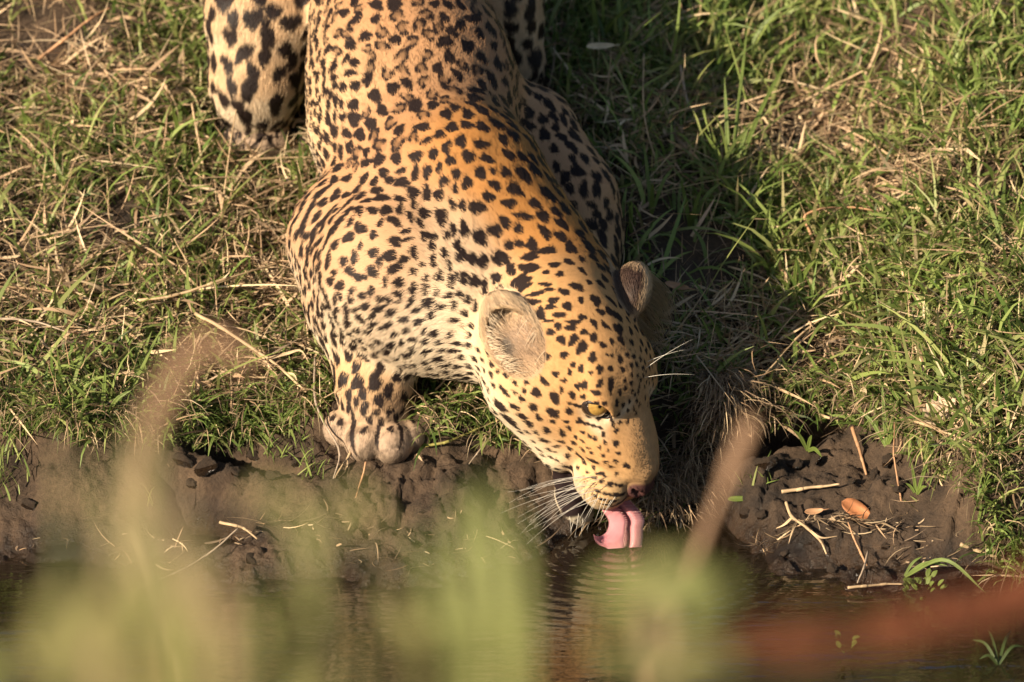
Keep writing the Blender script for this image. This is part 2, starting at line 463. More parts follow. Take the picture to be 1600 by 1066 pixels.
# ------------------------------------------------------------------ coat: regions, spots, hair
#            spot r, elong, fill, base colour,          hair len, lay
REG = {
 "torso":   (.0076, 1.30, 1.0, (.46, .250, .128), .0056),
 "belly":   (.0056, 1.50, .9, (.70, .470, .260), .0080),
 "shoulder":(.0062, 1.35, 1.0, (.53, .315, .175), .0050),
 "neck":    (.0080, 1.25, 1.0, (.50, .228, .070), .0055),
 "throat":  (.0056, 1.40, .50, (.74, .530, .335), .0062),
 "chest":   (.0056, 1.40, .40, (.78, .630, .450), .0080),
 "thigh":   (.0120, 1.35, 1.0, (.60, .395, .225), .0062),
 "foreleg": (.0080, 1.50, 1.0, (.57, .345, .170), .0052),
 "paw":     (.0026, 1.30, .10, (.40, .290, .210), .0042),
 "head":    (.0040, 1.25, 1.0, (.55, .295, .118), .0034),
 "cheek":   (.0046, 1.20, 1.0, (.66, .440, .245), .0046),
 "bridge":  (.0010, 1.00, 0.0, (.52, .310, .155), .0046),
 "muzzle":  (.0010, 1.00, 0.0, (.60, .395, .200), .0034),
 "jaw":     (.0010, 1.00, 0.0, (.62, .49, .34), .0060),
 "ear":     (.0010, 1.00, 0.0, (.50, .340, .210), .0085),
 "nose":    (.0010, 1.00, 0.0, (.105, .045, .036), .0),
 "mouth":   (.0010, 1.00, 0.0, (.020, .010, .010), .0),
}
RN = list(REG); RI = {r: i for i, r in enumerate(RN)}
R_SP = np.array([REG[r][0] for r in RN]); R_EL = np.array([REG[r][1] for r in RN]); R_FI = np.array([REG[r][2] for r in RN])
R_CO = np.array([REG[r][3] for r in RN]); R_HL = np.array([REG[r][4] for r in RN])
def prim_weights(P, cell=.08, soft=.010):
    """blended region weights and hair flow at surface points"""
    Wt = np.zeros((len(P), len(RN))); FL = np.zeros((len(P), 3)); best = np.full(len(P), 9.0); breg = np.zeros(len(P), int)
    key = np.floor(P / cell).astype(np.int64); u, inv = np.unique(key, axis=0, return_inverse=True)
    inv = inv.ravel(); order = np.argsort(inv, kind='stable'); st = np.searchsorted(inv[order], np.arange(len(u) + 1))
    for i in range(len(u)):
        ix = order[st[i]:st[i + 1]]; Q = P[ix]
        for p in near((u[i] + .5) * cell, cell * .87 + .07):
            d = np.abs(d_prim(p, Q)) if p.get('op', '+') == '-' else np.maximum(d_prim(p, Q), 0)
            sf = soft * (.22 if p['reg'] in ("nose", "mouth", "ear") else 1)
            w = np.exp(-(d / sf) ** 1.0)
            if p.get('op', '+') == '-' and p['reg'] == "head": continue
            if p['reg'] in ("mouth", "nose"): w *= 2.2 if p["reg"] == "mouth" else 6.0
            Wt[ix, RI[p['reg']]] += w; FL[ix] += w[:, None] * p['flow']
            m = d < best[ix]; b = best[ix]; b[m] = d[m]; best[ix] = b
    for c, M, L, wd in EARS.values():
        q = (P - c) @ M
        ins = (np.hypot(q[:, 0] / wd, q[:, 1] / (L * .56)) < 1.02) & (np.abs(q[:, 2]) < wd * .75)
        Wt[ins, RI["ear"]] += 6
    Wt /= Wt.sum(1, keepdims=True) + 1e-9
    return Wt, FL
TOCAM = -FWD

# body triangles for scattering and ray casting
TRI = np.concatenate([BF[:, [0, 1, 2]], BF[:, [0, 2, 3]]])
bvh = BVHTree.FromPolygons([tuple(v) for v in BV], BF.tolist())
def cast(px, py):
    r = FWD + RGT * ((px - 800.0) / (PXM * DIST)) + UPV * ((533.0 - py) / (PXM * DIST))
    h = bvh.ray_cast(Vector(CAMP), Vector(V3(r)))
    return (np.array(h[0]), np.array(h[1])) if h[0] is not None else (None, None)

# the larger markings of the head, neck and shoulder: crop x, y, half width, half height, turn in degrees
MK1 = """490 80 45 22 10;480 145 55 25 25;430 225 50 30 10;375 160 25 38 -20;310 90 32 45 0;350 90 25 15 0;215 115 30 40 0;150 95 20 40 0;95 75 25 40 0;60 15 20 35 0;15 140 15 30 0
40 220 18 45 30;105 205 22 38 0;165 232 30 35 20;220 240 18 30 0;215 290 15 25 0;290 210 25 32 0;300 275 40 16 -40;350 295 25 18 0;450 265 55 15 -30;520 300 60 13 -5;490 350 50 20 10;550 420 28 40 0
600 465 30 10 0;78 310 17 25 0;125 340 20 22 0;45 370 18 30 0;165 375 15 35 0;105 420 18 22 0;50 460 28 15 0;95 495 8 16 0;140 495 12 22 0;130 550 10 25 0;205 550 28 42 0
625 340 35 20 0;605 380 32 17 0;710 375 35 22 15;660 428 42 17 0;690 290 22 30 -40;580 245 35 15 20;600 275 30 12 0;770 260 45 22 30;750 470 40 16 0;800 440 30 15 10;730 503 35 18 0;655 495 25 22 0
610 530 25 20 0;675 575 27 27 0;745 575 24 40 30;810 530 20 20 0;865 560 23 28 0;795 620 27 45 25;860 680 25 33 0;690 665 25 22 20;745 725 18 17 0;790 748 20 22 0;640 780 20 20 0;725 770 15 18 0
690 818 18 13 0;570 820 35 18 45;810 845 22 28 20;770 852 15 20 0;675 873 15 18 0;525 890 28 28 0;635 920 30 32 0;440 930 18 20 0;345 893 18 20 0;400 893 12 16 0;318 862 14 15 0;310 975 26 25 0
400 977 24 16 0;510 980 27 20 0;625 1010 35 25 25;540 1040 18 20 0;445 1035 25 15 0;375 1055 25 14 0;905 750 21 28 -20;968 745 15 20 0;970 845 18 48 0;905 835 17 32 20;880 890 38 14 15;740 905 18 27 -30
720 1000 25 18 0;850 770 14 12 0;920 605 20 20 0;880 340 40 24 45;910 410 22 22 0;965 408 25 23 0;1005 432 28 20 0;1015 510 27 35 -20;1030 580 30 15 30;975 345 20 15 0;940 490 40 13 25;945 665 10 10 0;975 670 12 11 0"""
MK2 = """160 135 27 26 0;245 140 25 17 0;357 143 26 20 0;295 193 24 14 0;225 228 26 26 0;335 240 22 22 0;390 203 18 20 0;470 165 30 20 35;490 190 15 18 0;470 225 18 12 0;570 167 22 18 0;440 280 20 20 0
378 293 14 14 0;570 265 16 14 0;530 295 17 25 0;525 345 25 9 0;425 340 30 12 25;630 220 18 20 0;665 235 25 9 20;710 248 32 9 20;755 262 20 8 20;650 290 15 10 0;692 315 11 15 0;720 325 13 15 0;650 342 15 8 0
780 348 12 14 0;748 380 10 12 0;680 382 15 8 0;700 410 15 10 0;770 425 15 10 -40;800 400 12 9 0;632 430 13 13 0;562 428 16 18 0;725 465 14 10 0;695 455 13 9 0;660 470 12 10 0;620 498 10 13 0;580 502 12 17 0
545 490 8 15 -20;500 455 18 6 50;465 440 18 6 50;420 430 18 7 45;490 405 15 6 45;455 395 25 6 45;360 345 15 8 30;255 335 35 10 20;145 215 18 20 0;755 535 20 10 0;785 548 12 6 0;720 560 14 7 35;760 585 14 9 0
820 597 25 10 0;870 605 20 8 0;740 640 18 8 15;790 655 20 8 0;840 660 20 9 0;890 655 25 7 0;720 665 12 6 25;770 690 20 6 15;830 700 25 7 0;890 695 25 6 -5;930 690 12 6 0;800 720 25 5 8;860 730 30 5 0;910 488 20 12 30
600 125 30 8 20;640 132 22 8 10;825 225 9 26 -25"""
MK4 = """855 55 25 27 0;940 70 35 20 0;765 28 25 20 0;795 82 23 25 0;887 120 28 28 0;965 130 30 17 0;740 110 18 28 0;810 138 22 22 0;712 55 22 18 0;835 195 18 25 0;880 230 25 27 0;937 190 24 28 0;990 182 18 13 0
1045 190 25 25 0;997 240 27 20 0;970 290 25 22 0;1080 260 30 30 0;1055 315 35 20 0;783 225 20 24 0;762 168 15 22 0;715 185 18 30 0;665 190 18 30 0;605 180 22 14 0;655 270 25 28 0;712 275 18 35 0;762 280 20 28 0
660 320 14 20 0;603 338 15 28 0;645 370 15 22 0;705 355 25 22 -20;685 395 15 20 0;775 372 28 35 0;820 320 12 30 -10;860 325 17 25 0;922 335 32 30 0;830 255 13 22 0;1115 370 45 15 10;1040 395 22 32 -20;1095 420 20 20 0
998 430 30 28 -30;870 425 20 35 0;938 460 28 35 0;825 425 14 28 0;800 450 15 20 0;740 455 20 15 0;705 450 20 20 0;735 490 15 25 0;625 430 28 10 -25;630 465 28 10 -20;660 520 18 25 0;840 490 15 22 0;792 525 15 26 0
740 545 13 22 0;745 575 12 12 0;698 572 13 10 0;660 598 16 14 0;715 625 14 14 0;770 620 17 22 0;812 580 10 22 0;855 540 18 25 0;905 550 18 30 0;950 560 20 30 0;1020 545 30 32 0;1060 590 18 22 0;1060 490 25 18 0
1100 485 22 15 0;1140 535 30 17 0;1140 585 28 20 0;1095 640 30 25 0;1000 625 18 20 0;912 642 22 25 0;870 630 15 30 0;820 640 13 32 0;955 665 14 32 0;850 695 10 15 0;885 715 12 17 0;760 685 10 22 0;715 670 12 25 0
660 670 15 32 0;600 640 22 22 0;205 275 18 15 0;275 265 25 16 0;230 330 13 25 0;300 362 18 18 0;345 392 18 25 0;395 388 13 20 0;200 400 14 35 0;240 450 16 35 10;385 455 25 22 0;330 485 15 25 0;300 455 13 30 0
190 510 11 35 0;245 540 22 25 0;300 550 13 40 0;205 605 17 25 0;365 555 17 22 0;165 535 10 20 0;490 520 22 22 0;410 540 14 35 0;435 490 10 20 0;515 560 14 25 0;490 445 18 20 0;520 395 15 18 0;430 340 18 25 -20;375 320 12 20 0
455 950 25 15 10;555 715 14 20 0;600 720 12 10 0;540 640 12 25 10;480 680 14 25 0;440 790 20 16 0;380 770 14 30 10;290 700 11 40 0;270 655 14 14 0;350 700 10 20 0"""
SPOT = []                                              # centre, tangent u, tangent v, semi axis u, semi axis v, kind
def add_marks(txt, x0, y0, sc, shrink=1.12):
    for it in txt.replace("\n", ";").split(";"):
        if not it.strip(): continue
        x, y, a, b, ang = map(float, it.split())
        px, py = x0 + x / sc, y0 + y / sc
        c, n = cast(px, py)
        if c is None: continue
        if n @ TOCAM < .12: continue
        an = math.radians(-ang)
        iu = RGT * math.cos(an) + UPV * math.sin(an); iv = -RGT * math.sin(an) + UPV * math.cos(an)
        # axes on the surface that look like iu, iv from here
        def ontan(v): return v - TOCAM * (v @ n) / max(n @ TOCAM, .3)
        u, v = ontan(iu), ontan(iv)
        au = a / sc / PXM * min(np.linalg.norm(u), 1.6) * shrink; bv = b / sc / PXM * min(np.linalg.norm(v), 1.6) * shrink
        SPOT.append((c, V3(u), V3(v), au, bv, 0))
add_marks(MK1, 700, 380, 3.807, 1.06); add_marks(MK2.split('145 215 18 20 0;')[0], 740, 600, 3.807, 1.05); add_marks(MK2.split('145 215 18 20 0;')[1], 740, 600, 3.807, 1.35); add_marks(MK4, 400, 200, 2.665, 1.05)
for x_, y_, b_ in ((552, 668, 17), (590, 680, 18), (627, 676, 18), (552, 660, 9)):  # dark lines between the toes: gap shade painted in with the markings
    add_marks('%g %g 3.0 %g %g' % (x_, y_, b_, (x_ - 590) * .25), 0, 0, 1.0)
n_marks = len(SPOT)

def scatter(n, keep=None):
    a, b, c = BV[TRI[:, 0]], BV[TRI[:, 1]], BV[TRI[:, 2]]
    ar = np.linalg.norm(np.cross(b - a, c - a), axis=1) * .5
    if keep is not None: ar = ar * keep
    cs = np.cumsum(ar); t = np.searchsorted(cs, rng.random(n) * cs[-1]); t = np.minimum(t, len(TRI) - 1)
    r1 = np.sqrt(rng.random(n))[:, None]; r2 = rng.random(n)[:, None]
    w = (1 - r1, r1 * (1 - r2), r1 * r2)
    P = w[0] * a[t] + w[1] * b[t] + w[2] * c[t]
    N = w[0] * BN[TRI[t, 0]] + w[1] * BN[TRI[t, 1]] + w[2] * BN[TRI[t, 2]]
    return P, N / np.linalg.norm(N, axis=1, keepdims=True)
# the rest of the spots: spread evenly, size after the region
SP, SN = scatter(70000); SWt, SFl = prim_weights(SP)
s_r = SWt @ R_SP; s_fill = SWt @ R_FI; s_el = SWt @ R_EL
dorsal = sstep(-.2, .8, SN[:, 2])
s_r = s_r * (.86 + .34 * dorsal) * (.8 + .4 * rng.random(len(SP)))
grid = {}; CG = .04
def gadd(c, r):
    grid.setdefault(tuple(np.floor(c / CG).astype(int)), []).append((c, r))
for s in SPOT: gadd(s[0], math.sqrt(s[3] * s[4]) * 1.05)
for i in range(len(SP)):
    if s_fill[i] < .30 or rng.random() > s_fill[i] * 1.3: continue
    c, r = SP[i], s_r[i]
    if r < .0022: continue
    k = np.floor(c / CG).astype(int); ok = True; hq = (c - HO) @ HM / HS
    if .108 < hq[0] < .2 and abs(hq[1]) < .034 and hq[2] > -.05: continue
    hw = SWt[i, RI['head']] + SWt[i, RI['cheek']]; spc = (1.05 + .38 * hw * (SN[i] @ TOCAM > .1)) if hw > .3 else .99 + .25 * (SWt[i, RI['throat']] + SWt[i, RI['chest']])
    for dx in (-1, 0, 1):
        for dy in (-1, 0, 1):
            for dz in (-1, 0, 1):
                for (q, rq) in grid.get((k[0] + dx, k[1] + dy, k[2] + dz), ()):
                    if (c[0] - q[0]) ** 2 + (c[1] - q[1]) ** 2 + (c[2] - q[2]) ** 2 < (spc * (r + rq)) ** 2: ok = False; break
                if not ok: break
            if not ok: break
        if not ok: break
    if not ok: continue
    gadd(c, r)
    n = SN[i]; f = SFl[i] - n * (SFl[i] @ n)
    ja = rng.normal() * .5
    u = V3(f); v = np.cross(n, u); u, v = u * math.cos(ja) + v * math.sin(ja), v * math.cos(ja) - u * math.sin(ja)
    e = math.sqrt(max(1, s_el[i] * (.8 + .5 * rng.random())))
    big = SWt[i, RI["torso"]]
    kind = 1 if (big > .55 and rng.random() < .45) else 0
    SPOT.append((c, u, v, r * e, r / e, kind))
print("spots", n_marks, len(SPOT), round(time.time() - T0, 1))

ROT = np.linalg.qr(np.random.default_rng(3).normal(size=(3, 3)))[0]
def spot_mask(P):
    """0..1 darkness of the markings and 0..1 tan centre of the rosettes at points on the skin"""
    order = None
    key = np.floor(P / .03).astype(np.int64)
    kmin = key.min(0); key -= kmin; dims = key.max(0) + 1
    lin = (key[:, 0] * dims[1] + key[:, 1]) * dims[2] + key[:, 2]
    order = np.argsort(lin, kind='stable'); sl = lin[order]
    M = np.zeros(len(P)); Ct = np.zeros(len(P))
    NZ = fbm((P @ ROT) * 230, 2, 51); N2 = fbm(P * 420, 1, 55)
    for si, (c, u, v, a, b, kd) in enumerate(SPOT):
        R = max(a, b) * 1.5
        k0 = np.maximum(np.floor((c - R) / .03).astype(int) - kmin, 0); k1 = np.minimum(np.floor((c + R) / .03).astype(int) - kmin, dims - 1)
        ids = []
        for x in range(k0[0], k1[0] + 1):
            for y in range(k0[1], k1[1] + 1):
                base = (x * dims[1] + y) * dims[2]
                lo, hi = np.searchsorted(sl, [base + k0[2], base + k1[2] + 1])
                if hi > lo: ids.append(order[lo:hi])
        if not ids: continue
        ids = np.concatenate(ids); q = P[ids] - c
        n = np.cross(u, v)
        qu, qv, qn = q @ u / a, q @ v / b, q @ n
        tq = np.arctan2(qv, qu)
        r = np.sqrt(qu * qu + qv * qv) * (1 + .13 * math.sin(si * 1.7) * np.sin(2 * tq + si) + .11 * np.sin(3 * tq + si * 2.3) + .06 * np.sin(5 * tq + si * 4.1)) + .10 * NZ[ids] + .05 * N2[ids]
        m = 1 - sstep(.92, 1.08, r)
        m[np.abs(qn) > max(a, b) * 1.3 + .006] = 0
        if kd == 1:
            th = np.arctan2(qv, qu); ph = (si * 2.399) % 6.283
            core = 1 - sstep(.30, .62, np.hypot(qu + .1 * math.cos(ph), qv + .1 * math.sin(ph)) + .2 * NZ[ids])
            gap = sstep(.72, .92, np.cos(th - ph))
            m = m * (1 - .62 * core) * (1 - .8 * gap)
            Ct[ids] = np.maximum(Ct[ids], core)
        M[ids] = np.maximum(M[ids], m)
    return M, Ct
HD_EYE = [(EYE[s][0] + EYE[s][1] * .006, EYE[s]) for s in (-1, 1)]
def coat(P, N, Wt):
    """base colour of the coat without markings"""
    C = Wt @ R_CO
    body = Wt[:, [RI[r] for r in ("torso", "belly", "shoulder", "thigh", "foreleg", "neck", "throat")]].sum(1)
    under = sstep(.25, -.65, N[:, 2]) * body
    C = C * (1 - under[:, None]) + np.array([.80, .66, .48]) * under[:, None]
    # golden along the spine, paler down the flanks
    top = sstep(.15, .9, N[:, 2]) * body
    tw = (top * (.15 + .6 * Wt[:, RI['neck']]))[:, None]
    C = C * (1 - tw) + np.array([.50, .218, .055]) * tw
    hl = (P - HO) @ HM / HS
    hd = Wt[:, [RI[r] for r in ("head", "cheek", "jaw", "muzzle", "bridge")]].sum(1)
    low = hd * sstep(-.045, -.085, hl[:, 2])
    C = C * (1 - .6 * low[:, None]) + np.array([.82, .72, .54]) * .6 * low[:, None]
    for c, (ec, ax, lo, up) in HD_EYE:
        q = P - c
        d = np.sqrt((q @ lo / 1.7) ** 2 + ((q - up * -.006) @ up) ** 2 + (q @ ax * .5) ** 2)
        pale = np.exp(-(d / .0125) ** 4)[:, None] * .55
        C = C * (1 - pale) + np.array([.80, .66, .46]) * pale
        q3 = P - (c - lo * .022 + up * .012)
        pale = np.exp(-(((q3 @ lo + .35 * (q3 @ up)) / .007) ** 2 + (q3 @ up / .016) ** 2 + (q3 @ ax / .03) ** 2))[:, None] * .7
        C = C * (1 - pale) + np.array([.82, .70, .52]) * pale
        q2 = P - (c - lo * .010 - up * .017)
        pale = np.exp(-((q2 @ lo / .016) ** 2 + (q2 @ up / .006) ** 2 + (q2 @ ax / .03) ** 2))[:, None] * .5
        C = C * (1 - pale) + np.array([.84, .72, .54]) * pale
    lips = np.maximum(Wt[:, RI['jaw']] * sstep(-.1135, -.108, hl[:, 2]) * sstep(.075, .09, hl[:, 0]),
                      hd * sstep(.098, .108, hl[:, 0]) * (1 - sstep(.140, .152, hl[:, 0])) * sstep(-.080, -.087, hl[:, 2]) * sstep(-.106, -.101, hl[:, 2]))
    lips = np.clip(lips, 0, 1)
    C = C * (1 - .93 * lips[:, None]) + np.array([.030, .018, .017]) * .93 * lips[:, None]
    nn = sstep(.38, .62, Wt[:, RI['nose']])[:, None]
    C = C * (1 - nn) + np.array([.080, .034, .030]) * nn
    mm = sstep(.26, .38, Wt[:, RI['mouth']])[:, None]
    C = C * (1 - mm) + np.array([.020, .011, .011]) * mm
    fk = 1 + (.22 * fbm(P * 420, 2, 87) * Wt[:, [RI['bridge'], RI['muzzle'], RI['head']]].sum(1))[:, None]
    return C * fk
def ear_local(P, side):
    c, M, L, wd = EARS[side]
    q = (P - c) @ M
    return q[:, 0] / wd, q[:, 1] / (L * .56), q[:, 2] / (wd * .62)
def finish_colour(P, N, Wt, jitter=True):
    C = coat(P, N, Wt); M, Ct = spot_mask(P)
    plain = Wt[:, [RI[r] for r in ("nose", "mouth", "ear")]].sum(1)
    M = M * (1 - sstep(.3, .6, plain))
    C = C * (1 - .35 * (Ct * (1 - M))[:, None])
    # paws: faint dusky stripes and specks between the toes
    pw = Wt[:, RI["paw"]]; sp = sstep(-.05, .35, fbm(P * 130, 3, 61)) * pw * .9
    C = C * (1 - sp[:, None] * .7)
    # small freckles over the brow
    hl = (P - HO) @ HM / HS
    fr = sstep(.18, .34, fbm(P * 260, 2, 63)) * Wt[:, RI["head"]] * np.exp(-((hl[:, 0] - .052) / .030) ** 2 - ((hl[:, 1]) / .030) ** 2) * .85
    M = np.maximum(M, fr)
    for side in ('R', 'L'):
        ex, ey, ez = ear_local(P, side)
        e = Wt[:, RI["ear"]] * (np.hypot(ex, ey) < 1.35) * sstep(-1.02, -.55, ey + .12 * vnoise(P * 300, 77))
        nf = N @ EARS[side][1][:, 2]
        rim = sstep(.74, .96, np.hypot(ex, ey)) * sstep(-.7, .2, ey) * sstep(-.45, .10, nf)
        outer = sstep(.25, -.25, nf) * (1 - .8 * rim)
        inn = np.array([.29, .180, .105]) + sstep(-.1, .6, ey)[:, None] * np.array([.12, .10, .06]); pale = np.array([.58, .41, .25]); dk = np.array([.032, .017, .014])
        inn = inn * (1 + .45 * fbm(P * np.array([260, 260, 260]), 2, 79))[:, None]
        Ce = inn * (1 - rim[:, None]) + pale * rim[:, None]
        tipw = sstep(.62, .85, ey)
        outer = outer * (1 - .9 * tipw)
        Ce = Ce * (1 - outer[:, None]) + dk * outer[:, None]
        notch_shade = np.exp(-((ex - .28) / .22) ** 2 - ((ey + .22) / .22) ** 2) * sstep(0, .4, nf)  # ear opening: its shade painted as a dark patch
        notch_shade = np.clip(1.6 * notch_shade, 0, 1)
        Ce = Ce * (1 - .93 * notch_shade[:, None])
        C = C * (1 - e[:, None]) + Ce * e[:, None]
    D = np.array([.022, .0135, .0115])
    C = C * (1 - M[:, None]) + D * M[:, None]
    return np.clip(C, 0, 1), M
BWt, BFl = prim_weights(BV)
BC, BM = finish_colour(BV, BN, BWt)
print("coat", round(time.time() - T0, 1))

leopard = empty("leopard", W(640, 500, y=.35) * np.array([1, 1, 0]) + np.array([0, 0, float(ground_z(-.1, .35))]),
                "spotted golden leopard crouched at the water's edge, lapping with its pink tongue", "leopard")
m_skin = pmat("leopard_skin", (0, 0, 0), .75, .15, attr="col", bump=(900, .35, .001))
body = mesh_obj("body", BV, BF, m_skin, leopard, attrs={"col": BC * .9})
tag(body, label="golden coat with black spots, white under the chest")

# hair
NH = 560000 if 'NHQ' not in globals() else NHQ
tn = BN[TRI].mean(1); tc_ = BV[TRI].mean(1)
keep = np.where(tn @ TOCAM > -.25, 1.0, .22) * np.where(tc_[:, 1] > .78, .15, 1.0)
HPp, HN = scatter(NH, keep); HWt, HFl = prim_weights(HPp)
bare = HWt[:, RI["nose"]] + HWt[:, RI["mouth"]]
eye_d = np.full(len(HPp), 9.0)
for c, (ec, ax, lo, up) in HD_EYE:
    q = HPp - ec; eye_d = np.minimum(eye_d, np.sqrt((q @ lo / .0185) ** 2 + (q @ up / .0125) ** 2 + (q @ ax / .03) ** 2))
ok = (bare < .35) & (eye_d > 1.0)
HPp, HN, HWt, HFl, eye_d = HPp[ok], HN[ok], HWt[ok], HFl[ok], eye_d[ok]
HC, HM_ = finish_colour(HPp, HN, HWt)
hl_ = HWt @ R_HL
hh = (HPp - HO) @ HM / HS
hl_ *= 1 - .6 * HWt[:, RI['jaw']] * sstep(-.1125, -.107, hh[:, 2]) * sstep(.06, .08, hh[:, 0])
hl_ *= np.where(HN[:, 2] < -.3, 1.2, 1.0) * np.clip((eye_d - .8) / .6, .35, 1)
f = HFl - HN * (HFl * HN).sum(1, keepdims=True); f /= np.linalg.norm(f, axis=1, keepdims=True) + 1e-9
s_ = np.cross(HN, f)
hdw = 1 - .6 * HWt[:, [RI['head'], RI['cheek'], RI['bridge'], RI['muzzle']]].sum(1)[:, None]
sw = hdw * fbm(HPp * 28, 2, 71)[:, None] * .38 + hdw * fbm(HPp * 110, 2, 72)[:, None] * .28 + rng.normal(size=(len(HPp), 1)) * .18
f = f + s_ * sw; f /= np.linalg.norm(f, axis=1, keepdims=True)
lift = (.22 + .10 * fbm(HPp * 80, 2, 73) + rng.normal(size=len(HPp)) * .08)[:, None]
lift = lift + .10 * (HWt[:, [RI["chest"]]] + HWt[:, [RI["throat"]]]) * (HN[:, [2]] < .1)
Ln = (hl_ * (.65 + .7 * rng.random(len(HPp))))[:, None]
K = 4
pts = np.zeros((len(HPp), K, 3), np.float32)
for k, t in enumerate(np.linspace(0, 1, K)):
    pts[:, k] = HPp - HN * .0008 + Ln * t * (f * (.45 + .55 * t) + HN * (lift * (1.5 - .9 * t) + .05)) - np.array([0, 0, 1.0]) * Ln * .12 * t * t
HC = HC * (1 + (rng.random((len(HPp), 1)) - .5) * .35 * HWt[:, [RI['bridge'], RI['muzzle'], RI['ear']]].sum(1)[:, None])
HC = HC * (.86 + .28 * rng.random((len(HPp), 1))) * (1 + .16 * fbm(HPp * 60, 2, 74)[:, None])
def add_curves(name, pts, rad, col, nrm, mat, parent):
    n, K, _ = pts.shape
    cu = bpy.data.hair_curves.new(name)
    cu.add_curves([K] * n)
    cu.attributes["position"].data.foreach_set("vector", pts.astype(np.float32).ravel())
    a = cu.attributes.get("radius") or cu.attributes.new("radius", 'FLOAT', 'POINT')
    a.data.foreach_set("value", rad.astype(np.float32).ravel())
    a = cu.attributes.new("col", 'FLOAT_COLOR', 'CURVE')
    a.data.foreach_set("color", np.concatenate([col, np.ones((n, 1))], 1).astype(np.float32).ravel())
    a = cu.attributes.new("nrm", 'FLOAT_VECTOR', 'CURVE')
    a.data.foreach_set("vector", nrm.astype(np.float32).ravel())
    cu.materials.append(mat)
    o = bpy.data.objects.new(name, cu); COL.objects.link(o)
    o.parent = parent; o.matrix_parent_inverse = Matrix.Translation(parent.location).inverted()
    return o
def fur_mat(name, rough=.5, spec=.25, follow=.75):
    m, nt, out = new_mat(name); N, L = nt.nodes, nt.links
    b = N.new("ShaderNodeBsdfPrincipled"); L.new(b.outputs[0], out.inputs[0])
    a = N.new("ShaderNodeAttribute"); a.attribute_name = "col"; L.new(a.outputs["Color"], b.inputs["Base Color"])
    q = N.new("ShaderNodeAttribute"); q.attribute_name = "nrm"
    g = N.new("ShaderNodeNewGeometry")
    mx = N.new("ShaderNodeMix"); mx.data_type = 'VECTOR'; mx.inputs[0].default_value = follow
    L.new(g.outputs["Normal"], mx.inputs[4]); L.new(q.outputs["Vector"], mx.inputs[5])
    nm = N.new("ShaderNodeVectorMath"); nm.operation = 'NORMALIZE'; L.new(mx.outputs[1], nm.inputs[0])
    L.new(nm.outputs[0], b.inputs["Normal"])
    b.inputs["Roughness"].default_value = rough; b.inputs["Specular IOR Level"].default_value = spec
    return m
m_fur = fur_mat("leopard_fur")
rad = np.tile(np.array([.00026, .00024, .00017, .00003]), (len(HPp), 1)) * (np.clip(HWt @ R_HL / .006, .6, 1.1))[:, None]
if len(HPp): add_curves("fur", pts, rad, np.clip(HC, 0, 1), HN, m_fur, leopard)
print("fur", len(HPp), round(time.time() - T0, 1))
SC.cycles_curves.shape = 'RIBBONS'; SC.cycles_curves.subdivisions = 2
# ------------------------------------------------------------------ leopard: eyes, tongue, whiskers
def tube(path, rad, n=6):
    path = np.asarray(path, float); K = len(path); rad = np.broadcast_to(rad, (K,))
    t = np.gradient(path, axis=0); t /= np.linalg.norm(t, axis=1, keepdims=True) + 1e-12
    ref = np.array([.31, .52, .79]); V = []
    s = np.cross(t, ref); s /= np.linalg.norm(s, axis=1, keepdims=True) + 1e-9; w = np.cross(t, s)
    for j in range(n):
        a = 2 * math.pi * j / n
        V.append(path + rad[:, None] * (s * math.cos(a) + w * math.sin(a)))
    V = np.stack(V, 1).reshape(-1, 3)
    F = []
    for i in range(K - 1):
        for j in range(n):
            j2 = (j + 1) % n; F.append((i * n + j, i * n + j2, (i + 1) * n + j2, (i + 1) * n + j))
    V = np.concatenate([V, path[:1], path[-1:]]); c0, c1 = len(V) - 2, len(V) - 1
    T = [(c0, (j + 1) % n, j) for j in range(n)] + [(c1, (K - 1) * n + j, (K - 1) * n + (j + 1) % n) for j in range(n)]
    return V, F + T
def sphere(c, r, M=np.eye(3), nu=24, nv=14):
    V = [(0, 0, 1)]; F = []
    for i in range(1, nv):
        for j in range(nu):
            a, b = math.pi * i / nv, 2 * math.pi * j / nu
            V.append((math.sin(a) * math.cos(b), math.sin(a) * math.sin(b), math.cos(a)))
    V.append((0, 0, -1)); e = len(V) - 1
    for j in range(nu):
        j2 = (j + 1) % nu
        F.append((0, 1 + j, 1 + j2))
        for i in range(nv - 2): F.append((1 + i * nu + j, 1 + (i + 1) * nu + j, 1 + (i + 1) * nu + j2, 1 + i * nu + j2))
        F.append((e, 1 + (nv - 2) * nu + j2, 1 + (nv - 2) * nu + j))
    V = np.array(V)
    return np.asarray(c) + (V * r) @ np.asarray(M).T, F, V
m_eye = pmat("eye_wet", (0, 0, 0), .08, .6, attr="col", coat=1.0)
m_lid = pmat("eyelid_skin", (.022, .014, .012), .45, .4)
